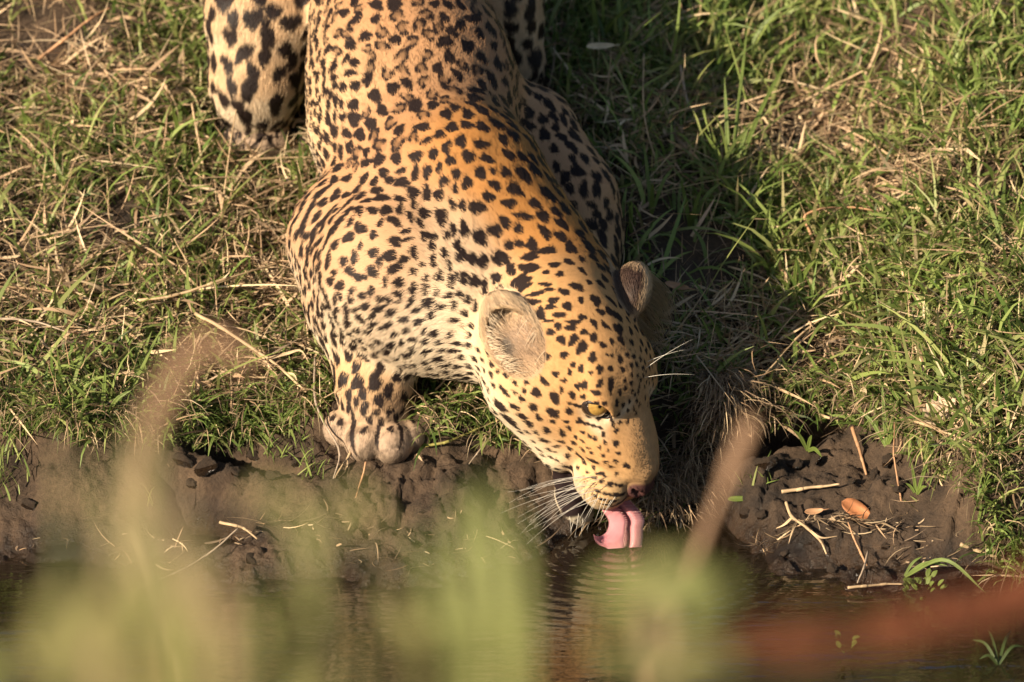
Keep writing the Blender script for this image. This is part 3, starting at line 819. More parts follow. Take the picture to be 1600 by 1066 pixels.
for s in (-1, 1):
    ec, ax, lo, up = EYE[s]
    loop = []
    for th in np.linspace(0, 2 * math.pi, 40, endpoint=False):
        cx, sy = math.cos(th), math.sin(th)
        o = ec + lo * (.0170 * cx) + up * (.0114 * sy * (1 - .18 * cx * cx)) - up * .002 * (-cx) * 0
        h = bvh.ray_cast(Vector(o + ax * .05), Vector(-ax))
        loop.append(np.array(h[0]) if h[0] is not None else o + ax * .004)
    loop = np.array(loop); tr = ((loop - ec) @ ax); tr = .5 * (np.roll(tr, 1) + np.roll(tr, -1)); tr = np.clip(tr, tr.mean() - .006, tr.mean() + .006)
    loop = loop + ax * (tr - (loop - ec) @ ax)[:, None]
    R = .0195
    gaze = V3(ax * .60 + TOCAM * .55 + RGT * .10 + UPV * .10)
    ctr = ec + ax * (tr.mean() + .0046 - R)
    gx_ = V3(np.cross(up, gaze)); GM = np.stack([gx_, np.cross(gaze, gx_), gaze], 1)
    V, F, U = sphere(ctr, R, GM, 40, 40)
    ang = np.degrees(np.arccos(np.clip(U[:, 2], -1, 1)))
    az = np.arctan2(U[:, 1], U[:, 0])
    amber = np.array([.52, .30, .075]) * (1 + .22 * vnoise(np.stack([az * 9, ang * .12, az * 0], 1), 5))[:, None]
    amber = amber * (1 - .25 * sstep(16, 30, ang)[:, None])
    pup = 1 - sstep(7, 10, ang); lim = sstep(36, 40, ang)
    c = amber * (1 - pup[:, None]) + .004 * pup[:, None]
    c = c * (1 - lim[:, None]) + np.array([.025, .015, .010]) * lim[:, None]
    e = mesh_obj("eye", V, F, m_eye, leopard, attrs={"col": c})
    e["label"] = "amber eye with a dark rim"
    lp_ = np.concatenate([loop, loop[:1]]) - ax * .0006
    V, F = tube(lp_, .0014 + .0009 * np.abs(np.cos(np.linspace(0, 2 * math.pi, 41))), 8)
    mesh_obj("eyelid", V, F, m_lid, e)

# tongue: folded along its middle, its tip curled back on the water
m_tongue = pmat("tongue_flesh", (0, 0, 0), .26, .6, attr="col", bump=(1100, 1.0, .0016), sss=.25, coat=.5)
t0, t1 = H(.118, 0, -.078), H(.152, 0, -.078)
tw = W(980, 842, d=.004); 
ctl = [t0, t1 + 0 * t0, W(977, 806, d=.010), W(979, 826, d=.006), tw, W(978, 856, d=.002)]
def spl(ctl, n):
    ctl = np.asarray(ctl, float); P = np.concatenate([2 * ctl[:1] - ctl[1:2], ctl, 2 * ctl[-1:] - ctl[-2:-1]])
    out = []
    for q in np.linspace(0, len(ctl) - 1.0001, n):
        i = int(q); t = q - i; a, b, c, d = P[i:i + 4]
        out.append(.5 * ((2 * b) + (c - a) * t + (2 * a - 5 * b + 4 * c - d) * t * t + (3 * b - a - 3 * c + d) * t ** 3))
    return np.array(out)
nv_, nu_ = 44, 33
path = spl(ctl, nv_)
wx = V3(img_vec(.94, .04, -.25)); nz_ = V3(img_vec(.22, .05, .95))
TV, TC = [], []
for side in (1, -1):
    for i in range(nv_):
        v = i / (nv_ - 1)
        wdt = .0175 + .0035 * v + .002 * math.sin(v * 5)
        for j in range(nu_):
            u = -1 + 2 * j / (nu_ - 1)
            p = path[i] + wx * (u * wdt)
            p = p - nz_ * (.0085 * math.exp(-((u - .12) / .17) ** 2) + .004 * u * u) * min(1, v * 2 + .2)
            lf = math.exp(-((v - .80) / .115) ** 2) * max(0, -u) ** 1.1
            p = p + wx * (-.0260 * lf + .004 * lf ** 3) + UPV * (-.0050 * lf + .0115 * lf ** 3) + nz_ * (.012 * lf ** 2)
            edge = (1 - abs(u) ** 6) * (1 - (v ** 14))
            p = p + nz_ * (.0032 * side * (.25 + .75 * edge))
            if side == 1:
                cup = math.exp(-((u + .70) / .20) ** 2 - ((v - .80) / .09) ** 2)
                p = p - nz_ * .007 * cup
            TV.append(p)
            g = math.exp(-((u - .12) / .10) ** 2)  # groove and curled cup darkened: shading painted into the flesh colour
            pk = np.array([.68, .27, .285]) * (1 - .45 * g) * (1 - .15 * (1 - v))
            cup_shade = math.exp(-((u + .70) / .22) ** 2 - ((v - .80) / .10) ** 2)
            TC.append(pk * (1 - .2 * cup_shade) * np.array([1, 1 - .25 * cup_shade, 1 - .2 * cup_shade]))
TV = np.array(TV); TC = np.array(TC)
# small papillae on the right half
uu = np.tile(np.linspace(-1, 1, nu_), nv_); 
TF = []
for sd in (0, 1):
    o = sd * nv_ * nu_
    for i in range(nv_ - 1):
        for j in range(nu_ - 1):
            q = (o + i * nu_ + j, o + i * nu_ + j + 1, o + (i + 1) * nu_ + j + 1, o + (i + 1) * nu_ + j)
            TF.append(q if sd else q[::-1])
bd = [i * nu_ for i in range(nv_)] + [(nv_ - 1) * nu_ + j for j in range(1, nu_)] + [i * nu_ + nu_ - 1 for i in range(nv_ - 2, -1, -1)]
o = nv_ * nu_
for a, b in zip(bd[:-1], bd[1:]): TF.append((a, b, o + b, o + a))
tongue = mesh_obj("tongue", TV, TF, m_tongue, leopard, attrs={"col": TC})
tongue["label"] = "pink tongue folded along its middle, tip in the water"
PV, PF = [], []
def spike(p, d, h, r):
    k = len(PV); s = V3(np.cross(d, [.3, .5, .8])); w = np.cross(d, s)
    PV.extend([p + s * r, p - s * .5 * r + w * .87 * r, p - s * .5 * r - w * .87 * r, p + d * h]); PF.extend([(k, k + 1, k + 3), (k + 1, k + 2, k + 3), (k + 2, k, k + 3)])
for i in range(8, nv_ - 2):
    for j in range(nu_):
        u = -1 + 2 * j / (nu_ - 1)
        if -.15 < u < .02 or u > .34:
            p = TV[i * nu_ + j]
            spike(p - nz_ * .0002 + wx * rng.normal() * .0002, V3(nz_ * .5 - UPV * .25 + wx * (.7 if u < .1 else -.1)), (.0022 if u < .1 else .0013), .0005)
mesh_obj("papillae", PV, PF, pmat("papillae_flesh", (.78, .46, .42), .5, .4), tongue, smooth=False)["kind"] = "stuff"

# long pale hairs across the opening of each ear, and a fringe under the chin and chest
ep, ecl, en = [], [], []
for side in ('R', 'L'):
    c, M, L, wd = EARS[side]
    for i in range(420 if side == 'R' else 700):
        th = rng.random() * 6.283; rr = .80 + .2 * rng.random()
        if math.sin(th) < -.75 or (side == 'R' and math.cos(th) < .1 and rng.random() > .15): continue
        o = c + M @ np.array([math.cos(th) * wd * rr, math.sin(th) * L * .56 * rr, wd * .7])
        h = bvh.ray_cast(Vector(o), Vector(-M[:, 2]), .08)
        if h[0] is None: continue
        p = np.array(h[0]); n = np.array(h[1])
        inw = V3(M @ np.array([-math.cos(th), -math.sin(th) * .5 - .35, .35]) + rng.normal(size=3) * .22)
        ln = (.010 + .018 * rng.random()) * (1.0 if side == 'R' else 2.2)
        if side == 'L': inw = V3(inw * .4 + M[:, 2] * 1.0 + rng.normal(size=3) * .15)
        t = np.linspace(0, 1, 5)[:, None]
        ep.append(p + inw * ln * t + M[:, 2] * ln * .22 * t * (1 - t) - M[:, 1] * ln * .25 * t * t); ecl.append((np.array([.50, .37, .24]) if side == 'R' else np.array([.62, .50, .36])) * (.7 + .5 * rng.random())); en.append(M[:, 2])
ep = np.array(ep); add_curves("ear_tuft", ep, np.tile(np.array([.0003, .00028, .00024, .00016, .00004]), (len(ep), 1)), np.clip(np.array(ecl), 0, 1), np.array(en), m_fur, leopard)
# whiskers
m_wh = pmat("whisker_hair", (.74, .68, .58), .35, .4)
def whisker(px, py, d, ln, jit=.1, r=.00032, bend=.32):
    c, n = cast(px, py)
    if c is None: return
    d = V3(V3(d) + rng.normal(size=3) * jit * .5); g = V3(np.cross(d, TOCAM))
    K = 9; t = np.linspace(0, 1, K)[:, None]
    path = c - d * .002 + d * ln * t + (np.array([0, 0, -1.0]) * .5 + g * rng.normal() * .25) * bend * ln * t ** 2
    V, F = tube(path, (r * (1 - .85 * t[:, 0])), 5)
    mesh_obj("whisker", V, F, m_wh, leopard)
wr = np.random.default_rng(21)
for i in range(26):
    row = i % 4
    px = 905 + 7 * (i // 4) + wr.normal() * 3; py = 742 + 9.5 * row + 1.0 * (i // 4) + wr.normal() * 2
    whisker(px, py, img_vec(-.95, -.02 - .10 * row + .16 * (wr.random() - .5), .25 + .3 * wr.random()), .055 + .05 * wr.random(), .10)
for i in range(7):
    whisker(925 + 6 * i, 780 + wr.normal() * 3, img_vec(-.55 + .2 * wr.random(), -.8, .3), .022 + .012 * wr.random(), .15, .0003)
for i in range(9):
    whisker(890 + 7 * i, 808 + wr.normal() * 4, img_vec(-.35 + .5 * wr.random(), -.9, .2), .020 + .012 * wr.random(), .2, .0003)
for i in range(8):
    whisker(1020 - 2 * (i % 4), 762 + 3.2 * i, img_vec(.8, -.15 - .07 * i, .1), .018 + .024 * wr.random(), .2, .00024, .5)
for px, py, dv, ln in ((790, 690, (-.4, -.35, .5), .05), (800, 700, (.1, -.5, .5), .05), (812, 708, (.2, -.35, .5), .05), (780, 680, (-.6, -.1, .4), .035),
                       (1010, 575, (.75, .55, .2), .07), (1008, 590, (.9, .2, .2), .06), (1012, 565, (.8, .35, .1), .05)):
    whisker(px, py, img_vec(*dv), ln, .05, .0003, .3)
print("face", round(time.time() - T0, 1))
# ------------------------------------------------------------------ ground and water
def axis(parts, far, g=1.25):
    a = [np.arange(lo, hi, st) for lo, hi, st in parts]
    x = np.concatenate(a); lo, hi = [x[0]], [x[-1]]
    st = parts[0][2]
    while lo[-1] > -far: st *= g; lo.append(lo[-1] - st)
    st = parts[-1][2]
    while hi[-1] < far: st *= g; hi.append(hi[-1] + st)
    return np.concatenate([lo[:0:-1], x, hi[1:]])
gx = axis([(-.80, .80, .0030)], 80); gy = axis([(-.32, .33, .0026), (.33, 1.3, .008)], 80)
GX, GY = np.meshgrid(gx, gy, indexing='ij'); GZ = ground_z(GX, GY)
GZ = GZ + .42 * sstep(-2.6, -3.4, GY)                     # the near bank, where the blurred plants stand
nI, nJ = GX.shape; gi = np.arange(nI * nJ).reshape(nI, nJ)
GF = np.stack([gi[:-1, :-1], gi[1:, :-1], gi[1:, 1:], gi[:-1, 1:]], -1).reshape(-1, 4)
def mud_mat():
    m, nt, out = new_mat("bank_mud"); N, L = nt.nodes, nt.links
    b = N.new("ShaderNodeBsdfPrincipled"); L.new(b.outputs[0], out.inputs[0])
    tc = N.new("ShaderNodeTexCoord"); sx = N.new("ShaderNodeSeparateXYZ"); L.new(tc.outputs["Object"], sx.inputs[0])
    n1 = N.new("ShaderNodeTexNoise"); n1.inputs["Scale"].default_value = 16; n1.inputs["Detail"].default_value = 7; L.new(tc.outputs["Object"], n1.inputs["Vector"])
    n2 = N.new("ShaderNodeTexNoise"); n2.inputs["Scale"].default_value = 210; n2.inputs["Detail"].default_value = 8; n2.inputs["Roughness"].default_value = .7; L.new(tc.outputs["Object"], n2.inputs["Vector"])
    cr = N.new("ShaderNodeValToRGB"); L.new(n1.outputs["Fac"], cr.inputs[0])
    cr.color_ramp.elements[0].position = .30; cr.color_ramp.elements[0].color = (.027, .017, .010, 1)
    cr.color_ramp.elements[1].position = .68; cr.color_ramp.elements[1].color = (.125, .080, .047, 1)
    c2 = N.new("ShaderNodeValToRGB"); L.new(n2.outputs["Fac"], c2.inputs[0])
    c2.color_ramp.elements[0].position = .32; c2.color_ramp.elements[0].color = (.55, .52, .50, 1)
    c2.color_ramp.elements[1].position = .70; c2.color_ramp.elements[1].color = (1.15, 1.12, 1.1, 1)
    mx = N.new("ShaderNodeMix"); mx.data_type = 'RGBA'; mx.blend_type = 'MULTIPLY'; mx.inputs[0].default_value = 1
    cov = N.new("ShaderNodeAttribute"); cov.attribute_name = "cover"
    cg = N.new("ShaderNodeMix"); cg.data_type = 'RGBA'; cg.inputs[7].default_value = (.115, .115, .042, 1); L.new(cov.outputs["Fac"], cg.inputs[0]); L.new(cr.outputs[0], cg.inputs[6])
    L.new(cg.outputs[2], mx.inputs[6]); L.new(c2.outputs[0], mx.inputs[7])
    wet = N.new("ShaderNodeMapRange"); wet.inputs["From Min"].default_value = .002; wet.inputs["From Max"].default_value = .044
    wet.inputs["To Min"].default_value = 1; wet.inputs["To Max"].default_value = 0
    ad = N.new("ShaderNodeMath"); ad.operation = 'MULTIPLY_ADD'; ad.inputs[1].default_value = .05; L.new(n1.outputs["Fac"], ad.inputs[0])
    ad2 = N.new("ShaderNodeMath"); ad2.operation = 'ADD'; ad2.inputs[1].default_value = -.025; L.new(ad.outputs[0], ad2.inputs[0]); L.new(sx.outputs["Z"], ad.inputs[2])
    L.new(ad2.outputs[0], wet.inputs["Value"])
    dk = N.new("ShaderNodeMix"); dk.data_type = 'RGBA'; dk.blend_type = 'MULTIPLY'; dk.inputs[7].default_value = (.50, .46, .42, 1)
    L.new(wet.outputs[0], dk.inputs[0]); L.new(mx.outputs[2], dk.inputs[6]); L.new(dk.outputs[2], b.inputs["Base Color"])
    ro = N.new("ShaderNodeMapRange"); ro.inputs["To Min"].default_value = .86; ro.inputs["To Max"].default_value = .16; L.new(wet.outputs[0], ro.inputs["Value"])
    L.new(ro.outputs[0], b.inputs["Roughness"]); b.inputs["Specular IOR Level"].default_value = .4
    bp = N.new("ShaderNodeBump"); bp.inputs["Strength"].default_value = 1.0; bp.inputs["Distance"].default_value = .0045
    L.new(n2.outputs["Fac"], bp.inputs["Height"]); L.new(bp.outputs[0], b.inputs["Normal"])
    return m
m_mud = mud_mat()
ground = mesh_obj("ground", np.stack([GX, GY, GZ], -1).reshape(-1, 3), GF, m_mud, attrs={"cover": (sstep(1.2, 1.6, GY) * sstep(-.45, .25, fbm(np.stack([GX, GY, GX * 0], -1) * 4, 3, 97))).ravel()}); tag(ground, kind="structure")

def water_mat():
    m, nt, out = new_mat("pool_water"); N, L = nt.nodes, nt.links
    tc = N.new("ShaderNodeTexCoord")
    mp = N.new("ShaderNodeMapping"); mp.inputs["Scale"].default_value = (7, 30, 1); L.new(tc.outputs["Object"], mp.inputs[0])
    n1 = N.new("ShaderNodeTexNoise"); n1.inputs["Scale"].default_value = 1.0; n1.inputs["Detail"].default_value = 3; L.new(mp.outputs[0], n1.inputs["Vector"])
    mp2 = N.new("ShaderNodeMapping"); mp2.inputs["Scale"].default_value = (40, 120, 1); L.new(tc.outputs["Object"], mp2.inputs[0])
    n2 = N.new("ShaderNodeTexNoise"); n2.inputs["Scale"].default_value = 1.0; n2.inputs["Detail"].default_value = 2; L.new(mp2.outputs[0], n2.inputs["Vector"])
    ma = N.new("ShaderNodeMath"); ma.operation = 'MULTIPLY_ADD'; ma.inputs[1].default_value = .22; L.new(n2.outputs["Fac"], ma.inputs[0]); L.new(n1.outputs["Fac"], ma.inputs[2])
    # rings spreading from the tongue
    tc0 = W(968, 858, z=0.0)
    sb = N.new("ShaderNodeVectorMath"); sb.operation = 'SUBTRACT'; sb.inputs[1].default_value = tuple(tc0); L.new(tc.outputs["Object"], sb.inputs[0])
    le = N.new("ShaderNodeVectorMath"); le.operation = 'LENGTH'; L.new(sb.outputs[0], le.inputs[0])
    wob = N.new("ShaderNodeMath"); wob.operation = 'MULTIPLY_ADD'; wob.inputs[1].default_value = .012; L.new(n1.outputs["Fac"], wob.inputs[0]); L.new(le.outputs["Value"], wob.inputs[2])
    fq = N.new("ShaderNodeMath"); fq.operation = 'MULTIPLY'; fq.inputs[1].default_value = 330; L.new(wob.outputs[0], fq.inputs[0])
    si = N.new("ShaderNodeMath"); si.operation = 'SINE'; L.new(fq.outputs[0], si.inputs[0])
    fo = N.new("ShaderNodeMapRange"); fo.inputs["From Min"].default_value = .02; fo.inputs["From Max"].default_value = .26; fo.inputs["To Min"].default_value = .34; fo.inputs["To Max"].default_value = 0; L.new(le.outputs["Value"], fo.inputs["Value"])
    rg = N.new("ShaderNodeMath"); rg.operation = 'MULTIPLY_ADD'; L.new(si.outputs[0], rg.inputs[0]); L.new(fo.outputs[0], rg.inputs[1]); L.new(ma.outputs[0], rg.inputs[2]); ma = rg
    bp = N.new("ShaderNodeBump"); bp.inputs["Strength"].default_value = 1.0; bp.inputs["Distance"].default_value = .0016
    L.new(ma.outputs[0], bp.inputs["Height"])
    gl = N.new("ShaderNodeBsdfGlossy"); gl.inputs["Roughness"].default_value = .03; gl.inputs["Color"].default_value = (1, 1, 1, 1); L.new(bp.outputs[0], gl.inputs["Normal"])
    tr = N.new("ShaderNodeBsdfTransparent"); tr.inputs[0].default_value = (.52, .40, .27, 1)
    df = N.new("ShaderNodeBsdfDiffuse"); df.inputs[0].default_value = (.040, .026, .014, 1)
    m1 = N.new("ShaderNodeMixShader"); m1.inputs[0].default_value = .35; L.new(tr.outputs[0], m1.inputs[1]); L.new(df.outputs[0], m1.inputs[2])
    fr = N.new("ShaderNodeFresnel"); fr.inputs["IOR"].default_value = 1.75; L.new(bp.outputs[0], fr.inputs["Normal"])
    m2 = N.new("ShaderNodeMixShader"); L.new(fr.outputs[0], m2.inputs[0]); L.new(m1.outputs[0], m2.inputs[1]); L.new(gl.outputs[0], m2.inputs[2])
    L.new(m2.outputs[0], out.inputs[0])
    return m
water = mesh_obj("water", [(-80, -80, 0), (80, -80, 0), (80, .35, 0), (-80, .35, 0)], [(0, 1, 2, 3)], water_mat(), smooth=False); tag(water, kind="structure")

# ------------------------------------------------------------------ grass
def GP(px, py, h=0.0):
    """ground point (raised by h) seen at a photo pixel"""
    r = FWD + RGT * ((px - 800.0) / (PXM * DIST)) + UPV * ((533.0 - py) / (PXM * DIST))
    t = np.linspace(8.0, 10.6, 500); P = CAMP + r * t[:, None]
    z = ground_z(P[:, 0], P[:, 1]) + h; z = np.maximum(z, h)
    below = np.nonzero(P[:, 2] < z)[0]
    return P[below[0]] if len(below) else P[-1]
def to_px(P):
    q = P - CAMP; dp = q @ FWD
    return 800 + (q @ RGT) / dp * PXM * DIST, 533 - (q @ UPV) / dp * PXM * DIST
GREEN = np.array([(.115, .180, .036), (.160, .230, .050), (.210, .265, .072), (.080, .125, .030)])
LIME = np.array([(.265, .325, .090), (.310, .335, .110), (.210, .280, .070)])
STRAW = np.array([(.60, .43, .26), (.48, .33, .20), (.66, .50, .31), (.38, .25, .15), (.52, .35, .21)])
DULL = np.array([(.22, .145, .085), (.16, .11, .07), (.28, .20, .12), (.33, .235, .14)])
def ribbons(root, az, elev, ln, wd, curl, col, K=4, twist=None, kink=None, sag=None):
    """flat tapering blades: root points, heading, rise, length, width, curl towards the ground"""
    n = len(root)
    t = np.linspace(0, 1, K)
    h = np.stack([np.cos(az), np.sin(az), np.zeros(n)], 1)
    P = np.zeros((n, K, 3)); P[:, 0] = root
    e = elev.copy()
    for k in range(1, K):
        st = (ln / (K - 1))[:, None]
        d = h * np.cos(e)[:, None]; d[:, 2] = np.sin(e)
        P[:, k] = P[:, k - 1] + d * st
        e = e - curl / (K - 1)
        if kink is not None:
            a = az + kink * (k / (K - 1)); h = np.stack([np.cos(a), np.sin(a), np.zeros(n)], 1)
    side = np.stack([-np.sin(az), np.cos(az), np.zeros(n)], 1)
    tw = (rng.normal(size=n) * .7 if twist is None else twist)[:, None]
    upd = P[:, 1] - P[:, 0]; upd /= np.linalg.norm(upd, axis=1, keepdims=True) + 1e-9
    nn = np.cross(side, upd)
    side = side * np.cos(tw) + nn * np.sin(tw)
    wp = np.array([.75, 1.0, .72, .06]) if K == 4 else np.interp(t, [0, .3, .7, 1], [.75, 1, .7, .06])
    A = P + side[:, None] * (wd[:, None] * wp)[:, :, None] * .5
    B = P - side[:, None] * (wd[:, None] * wp)[:, :, None] * .5
    V = np.stack([A, B], 2).reshape(n, K * 2, 3)
    base = (np.arange(n) * K * 2)[:, None, None]
    q = np.array([[2 * k, 2 * k + 1, 2 * k + 3, 2 * k + 2] for k in range(K - 1)])[None]
    F = (base + q).reshape(-1, 4)
    C = np.repeat(col, K * 2, 0)
    return V.reshape(-1, 3), F, C, P
def clear_of_leopard(P, gap=.002):
    n, K, _ = P.shape
    ks = [0, K // 2, K - 1]
    d = np.min([sdf_far(P[:, k]) for k in ks], axis=0)
    return d > gap
def pick(pal, n): return pal[rng.integers(0, len(pal), n)] * (.75 + .5 * rng.random((n, 1)))
def sow(n, x0=-.95, x1=.95, y1=1.45, edge=0.0):
    x = x0 + (x1 - x0) * rng.random(n); yl = lip_y(x) + .018 * fbm(np.stack([x * 14, x * 0 + 3, x * 0], 1), 3, 3)
    y = yl + edge + (y1 - yl) * rng.random(n) ** 1.0
    return np.stack([x, y, ground_z(x, y, False)], 1)
def blob(P, lst):
    px, py = P[:, 0], P[:, 1]; r = np.zeros(len(P))
    for cx, cy, rx_, ry_, w in lst: r = np.maximum(r, w * np.exp(-(((px - cx) / rx_) ** 2 + ((py - cy) / ry_) ** 2)))
    return r
def gb(px, py, rx_, ry_, w=1.0):
    g = GP(px, py); return (g[0], g[1], rx_ / PXM, ry_ / PXM / .64, w)
BARE = [gb(1215, 215, 60, 40, 1.0), gb(1420, 60, 60, 40, .9), gb(1330, 430, 50, 35, .8), gb(1560, 300, 60, 40, .9), gb(1090, 400, 80, 60, 2.0), gb(70, 40, 110, 50, 2.0), gb(180, 350, 60, 60, .7), gb(30, 380, 40, 80, .8), gb(240, 230, 40, 25, .8), gb(1290, 620, 50, 40), gb(1180, 190, 60, 40, .7), gb(1010, 480, 60, 60, .8), gb(1500, 430, 50, 30, .7)]
DRY = [gb(1250, 210, 170, 70), gb(1440, 280, 120, 40), gb(160, 120, 160, 80, .9), gb(420, 440, 90, 60, .7), gb(330, 560, 160, 60, .5), gb(1300, 490, 100, 60, .5), gb(1150, 600, 120, 90, 1), gb(1480, 660, 120, 50, .6), gb(80, 480, 90, 80, .5), gb(450, 200, 60, 60, .6)]
LUSH = [gb(1130, 130, 130, 100, 1), gb(950, 60, 110, 90, .9), gb(1200, 360, 130, 90, 1), gb(1400, 470, 160, 110, .9), gb(1540, 130, 110, 120, .7), gb(1500, 610, 120, 80, 1), gb(260, 250, 120, 70, .6), gb(360, 130, 70, 50, .5), gb(120, 620, 150, 60, .8)]
GVs, GFs, GCs = [], [], []; DVs, DFs, DCs = [], [], []
def put(lst, V, F, C):
    Vs, Fs, Cs = lst; off = sum(len(v) for v in Vs); Vs.append(V); Fs.append(F + off); Cs.append(C)
def keep_rows(ok, *a): return [x[ok] for x in a]
def make(lst, root, az, elev, ln, wd, curl, col, K=4, gap=.002, kink=None):
    V, F, C, P = ribbons(root, az, elev, ln, wd, curl, col, K, kink=kink)
    ok = clear_of_leopard(P, gap)
    n = len(root); V = V.reshape(n, -1, 3)[ok]; C = C.reshape(n, -1, 3)[ok]
    q = np.array([[2 * k, 2 * k + 1, 2 * k + 3, 2 * k + 2] for k in range(K - 1)])[None]
    F = ((np.arange(len(V)) * K * 2)[:, None, None] + q).reshape(-1, 4)
    put(lst, V.reshape(-1, 3), F, C.reshape(-1, 3))
G = (GVs, GFs, GCs); D_ = (DVs, DFs, DCs)
# green blades: short turf everywhere, longer in the lush clumps
P = sow(80000); n = len(P)
cl = fbm(P * np.array([9, 9, 0]), 3, 81); lush = blob(P, LUSH); bare = blob(P, BARE); dry = blob(P, DRY)
dens = np.clip(.66 + .10 * sstep(.0, .3, P[:, 0]) + .75 * cl + .5 * lush - 1.0 * bare - .55 * dry, .0, 1)
P = P[rng.random(n) < dens]; n = len(P); lush = blob(P, LUSH); dry = blob(P, DRY)
right = sstep(.05, .35, P[:, 0])
az = rng.random(n) * 6.283 + .0; elev = np.radians(12 + 70 * rng.random(n) ** .9)
ln = (.016 + .034 * rng.random(n) ** 1.3) * (1 + .9 * lush * rng.random(n) + .35 * right) * np.where(P[:, 1] < lip_y(P[:, 0]) + .03, .8, 1)
wd = (.0018 + .0030 * rng.random(n)) * (1 + .35 * lush)
col = np.where((rng.random(n) < .42 + .2 * lush)[:, None], pick(LIME, n), pick(GREEN, n))
yel = rng.random(n) < .16 + .25 * dry; col[yel] = .5 * col[yel] + .5 * pick(STRAW, yel.sum())
make(G, P, az, elev, ln, wd, np.radians(20 + 75 * rng.random(n)), col)
# tall single blades
P = sow(6500); lush = blob(P, LUSH); P = P[rng.random(len(P)) < .22 + .75 * lush]; n = len(P)
az = math.pi / 2 + rng.normal(size=n) * 1.7; elev = np.radians(25 + 58 * rng.random(n))
make(G, P, az, elev, (.045 + .065 * rng.random(n)) * (1 + .25 * (P[:, 0] > .1)), .0028 + .0034 * rng.random(n), np.radians(20 + 90 * rng.random(n)), pick(LIME, n) * 1.0, 6, kink=rng.normal(size=n) * .4)
# broader leaves of grass over the turf, and broad dry leaves curling among them
P = sow(15000); lush = blob(P, LUSH); dry = blob(P, DRY); bare = blob(P, BARE); cl = fbm(P * np.array([11, 11, 0]), 3, 85)
P = P[rng.random(len(P)) < np.clip(.45 + .8 * cl + .45 * lush - .4 * dry - bare, 0.0, 1)]; n = len(P)
make(G, P, rng.random(n) * 6.283, np.radians(15 + 65 * rng.random(n)), .030 + .045 * rng.random(n), .0030 + .0026 * rng.random(n), np.radians(10 + 80 * rng.random(n)), np.where((rng.random(n) < .62)[:, None], pick(LIME, n), pick(GREEN, n)), 6, kink=rng.normal(size=n) * .35)
P = sow(9500); dry = blob(P, DRY); bare = blob(P, BARE); cl = fbm(P * np.array([8, 8, 0]), 3, 88)
P = P[rng.random(len(P)) < np.clip(.40 + .7 * cl + .6 * dry - .6 * bare, .02, 1)]; n = len(P); P[:, 2] += .004 + .010 * rng.random(n)
make(D_, P, rng.random(n) * 6.283, np.radians(rng.normal(size=n) * 20 + 14), .025 + .055 * rng.random(n), .0024 + .0028 * rng.random(n), np.radians(rng.normal(size=n) * 35 + 15), pick(STRAW, n), 6, kink=rng.normal(size=n) * .6)
# dry litter lying between the blades, every heading
P = sow(80000); n = len(P); bare = blob(P, BARE); dry = blob(P, DRY); cl = fbm(P * np.array([7, 7, 0]), 3, 91)
P = P[rng.random(n) < np.clip(.50 + .7 * cl + .7 * dry - .55 * bare, .05, 1)]; n = len(P); dry = blob(P, DRY)
P[:, 2] += .001 + .012 * rng.random(n)
col = np.where((rng.random(n) < .5 + .3 * dry)[:, None], pick(STRAW, n), pick(DULL, n))
make(D_, P, rng.random(n) * 6.283, np.radians(rng.normal(size=n) * 16 + 10), .018 + .060 * rng.random(n) ** 1.7, .0010 + .0026 * rng.random(n) ** 1.6, np.radians(rng.normal(size=n) * 22 + 14), col, kink=rng.normal(size=n) * .5)
# upright dead stems
P = sow(7000); n = len(P)
make(D_, P, rng.random(n) * 6.283, np.radians(35 + 50 * rng.random(n)), .025 + .04 * rng.random(n), .0007 + .0010 * rng.random(n), np.radians(rng.normal(size=n) * 35), pick(STRAW, n))
# long stems lying on top
P = sow(1300); n = len(P); P[:, 2] += .012 + .012 * rng.random(n)
make(D_, P, rng.random(n) * 6.283, np.radians(rng.normal(size=n) * 8 + 6), .06 + .09 * rng.random(n), .0012 + .0016 * rng.random(n), np.radians(rng.normal(size=n) * 12 + 8), pick(STRAW, n), 6, kink=rng.normal(size=n) * .35)
# thatch hanging over the lip of the bank
x = np.concatenate([.15 + .11 * rng.random(1500), -.75 + 1.6 * rng.random(1800)]); n = len(x)
yl = lip_y(x) + .018 * fbm(np.stack([x * 14, x * 0 + 3, x * 0], 1), 3, 3)
P = np.stack([x, yl + .004 + .045 * rng.random(n) ** 1.5, np.zeros(n)], 1); P[:, 2] = ground_z(P[:, 0], P[:, 1], False) + .004 + .012 * rng.random(n)
make(D_, P, -math.pi / 2 + rng.normal(size=n) * .75, np.radians(20 + 25 * rng.random(n)), .02 + .05 * rng.random(n), .0007 + .0012 * rng.random(n), np.radians(60 + 70 * rng.random(n)), np.where((rng.random(n) < .22)[:, None], pick(STRAW, n), pick(DULL, n)), 5)  # mostly the dull palette: shade under the lip put into the colour
# green blades drooping over the lip
x = -.8 + 1.7 * rng.random(5200); x = x[(x < .10) | (x > .30)]; n = len(x); yl = lip_y(x) + .018 * fbm(np.stack([x * 14, x * 0 + 3, x * 0], 1), 3, 3)
P = np.stack([x, yl + .003 + .035 * rng.random(n) ** 1.4, np.zeros(n)], 1); P[:, 2] = ground_z(P[:, 0], P[:, 1], False)
P = P[fbm(P * np.array([16, 16, 0]), 2, 99) > -.15]; n = len(P)
make(G, P, -math.pi / 2 + rng.normal(size=n) * 1.2, np.radians(20 + 60 * rng.random(n)), .02 + .04 * rng.random(n), .0018 + .0026 * rng.random(n), np.radians(40 + 90 * rng.random(n)), np.where((rng.random(n) < .5)[:, None], pick(LIME, n), pick(GREEN, n)), 5)
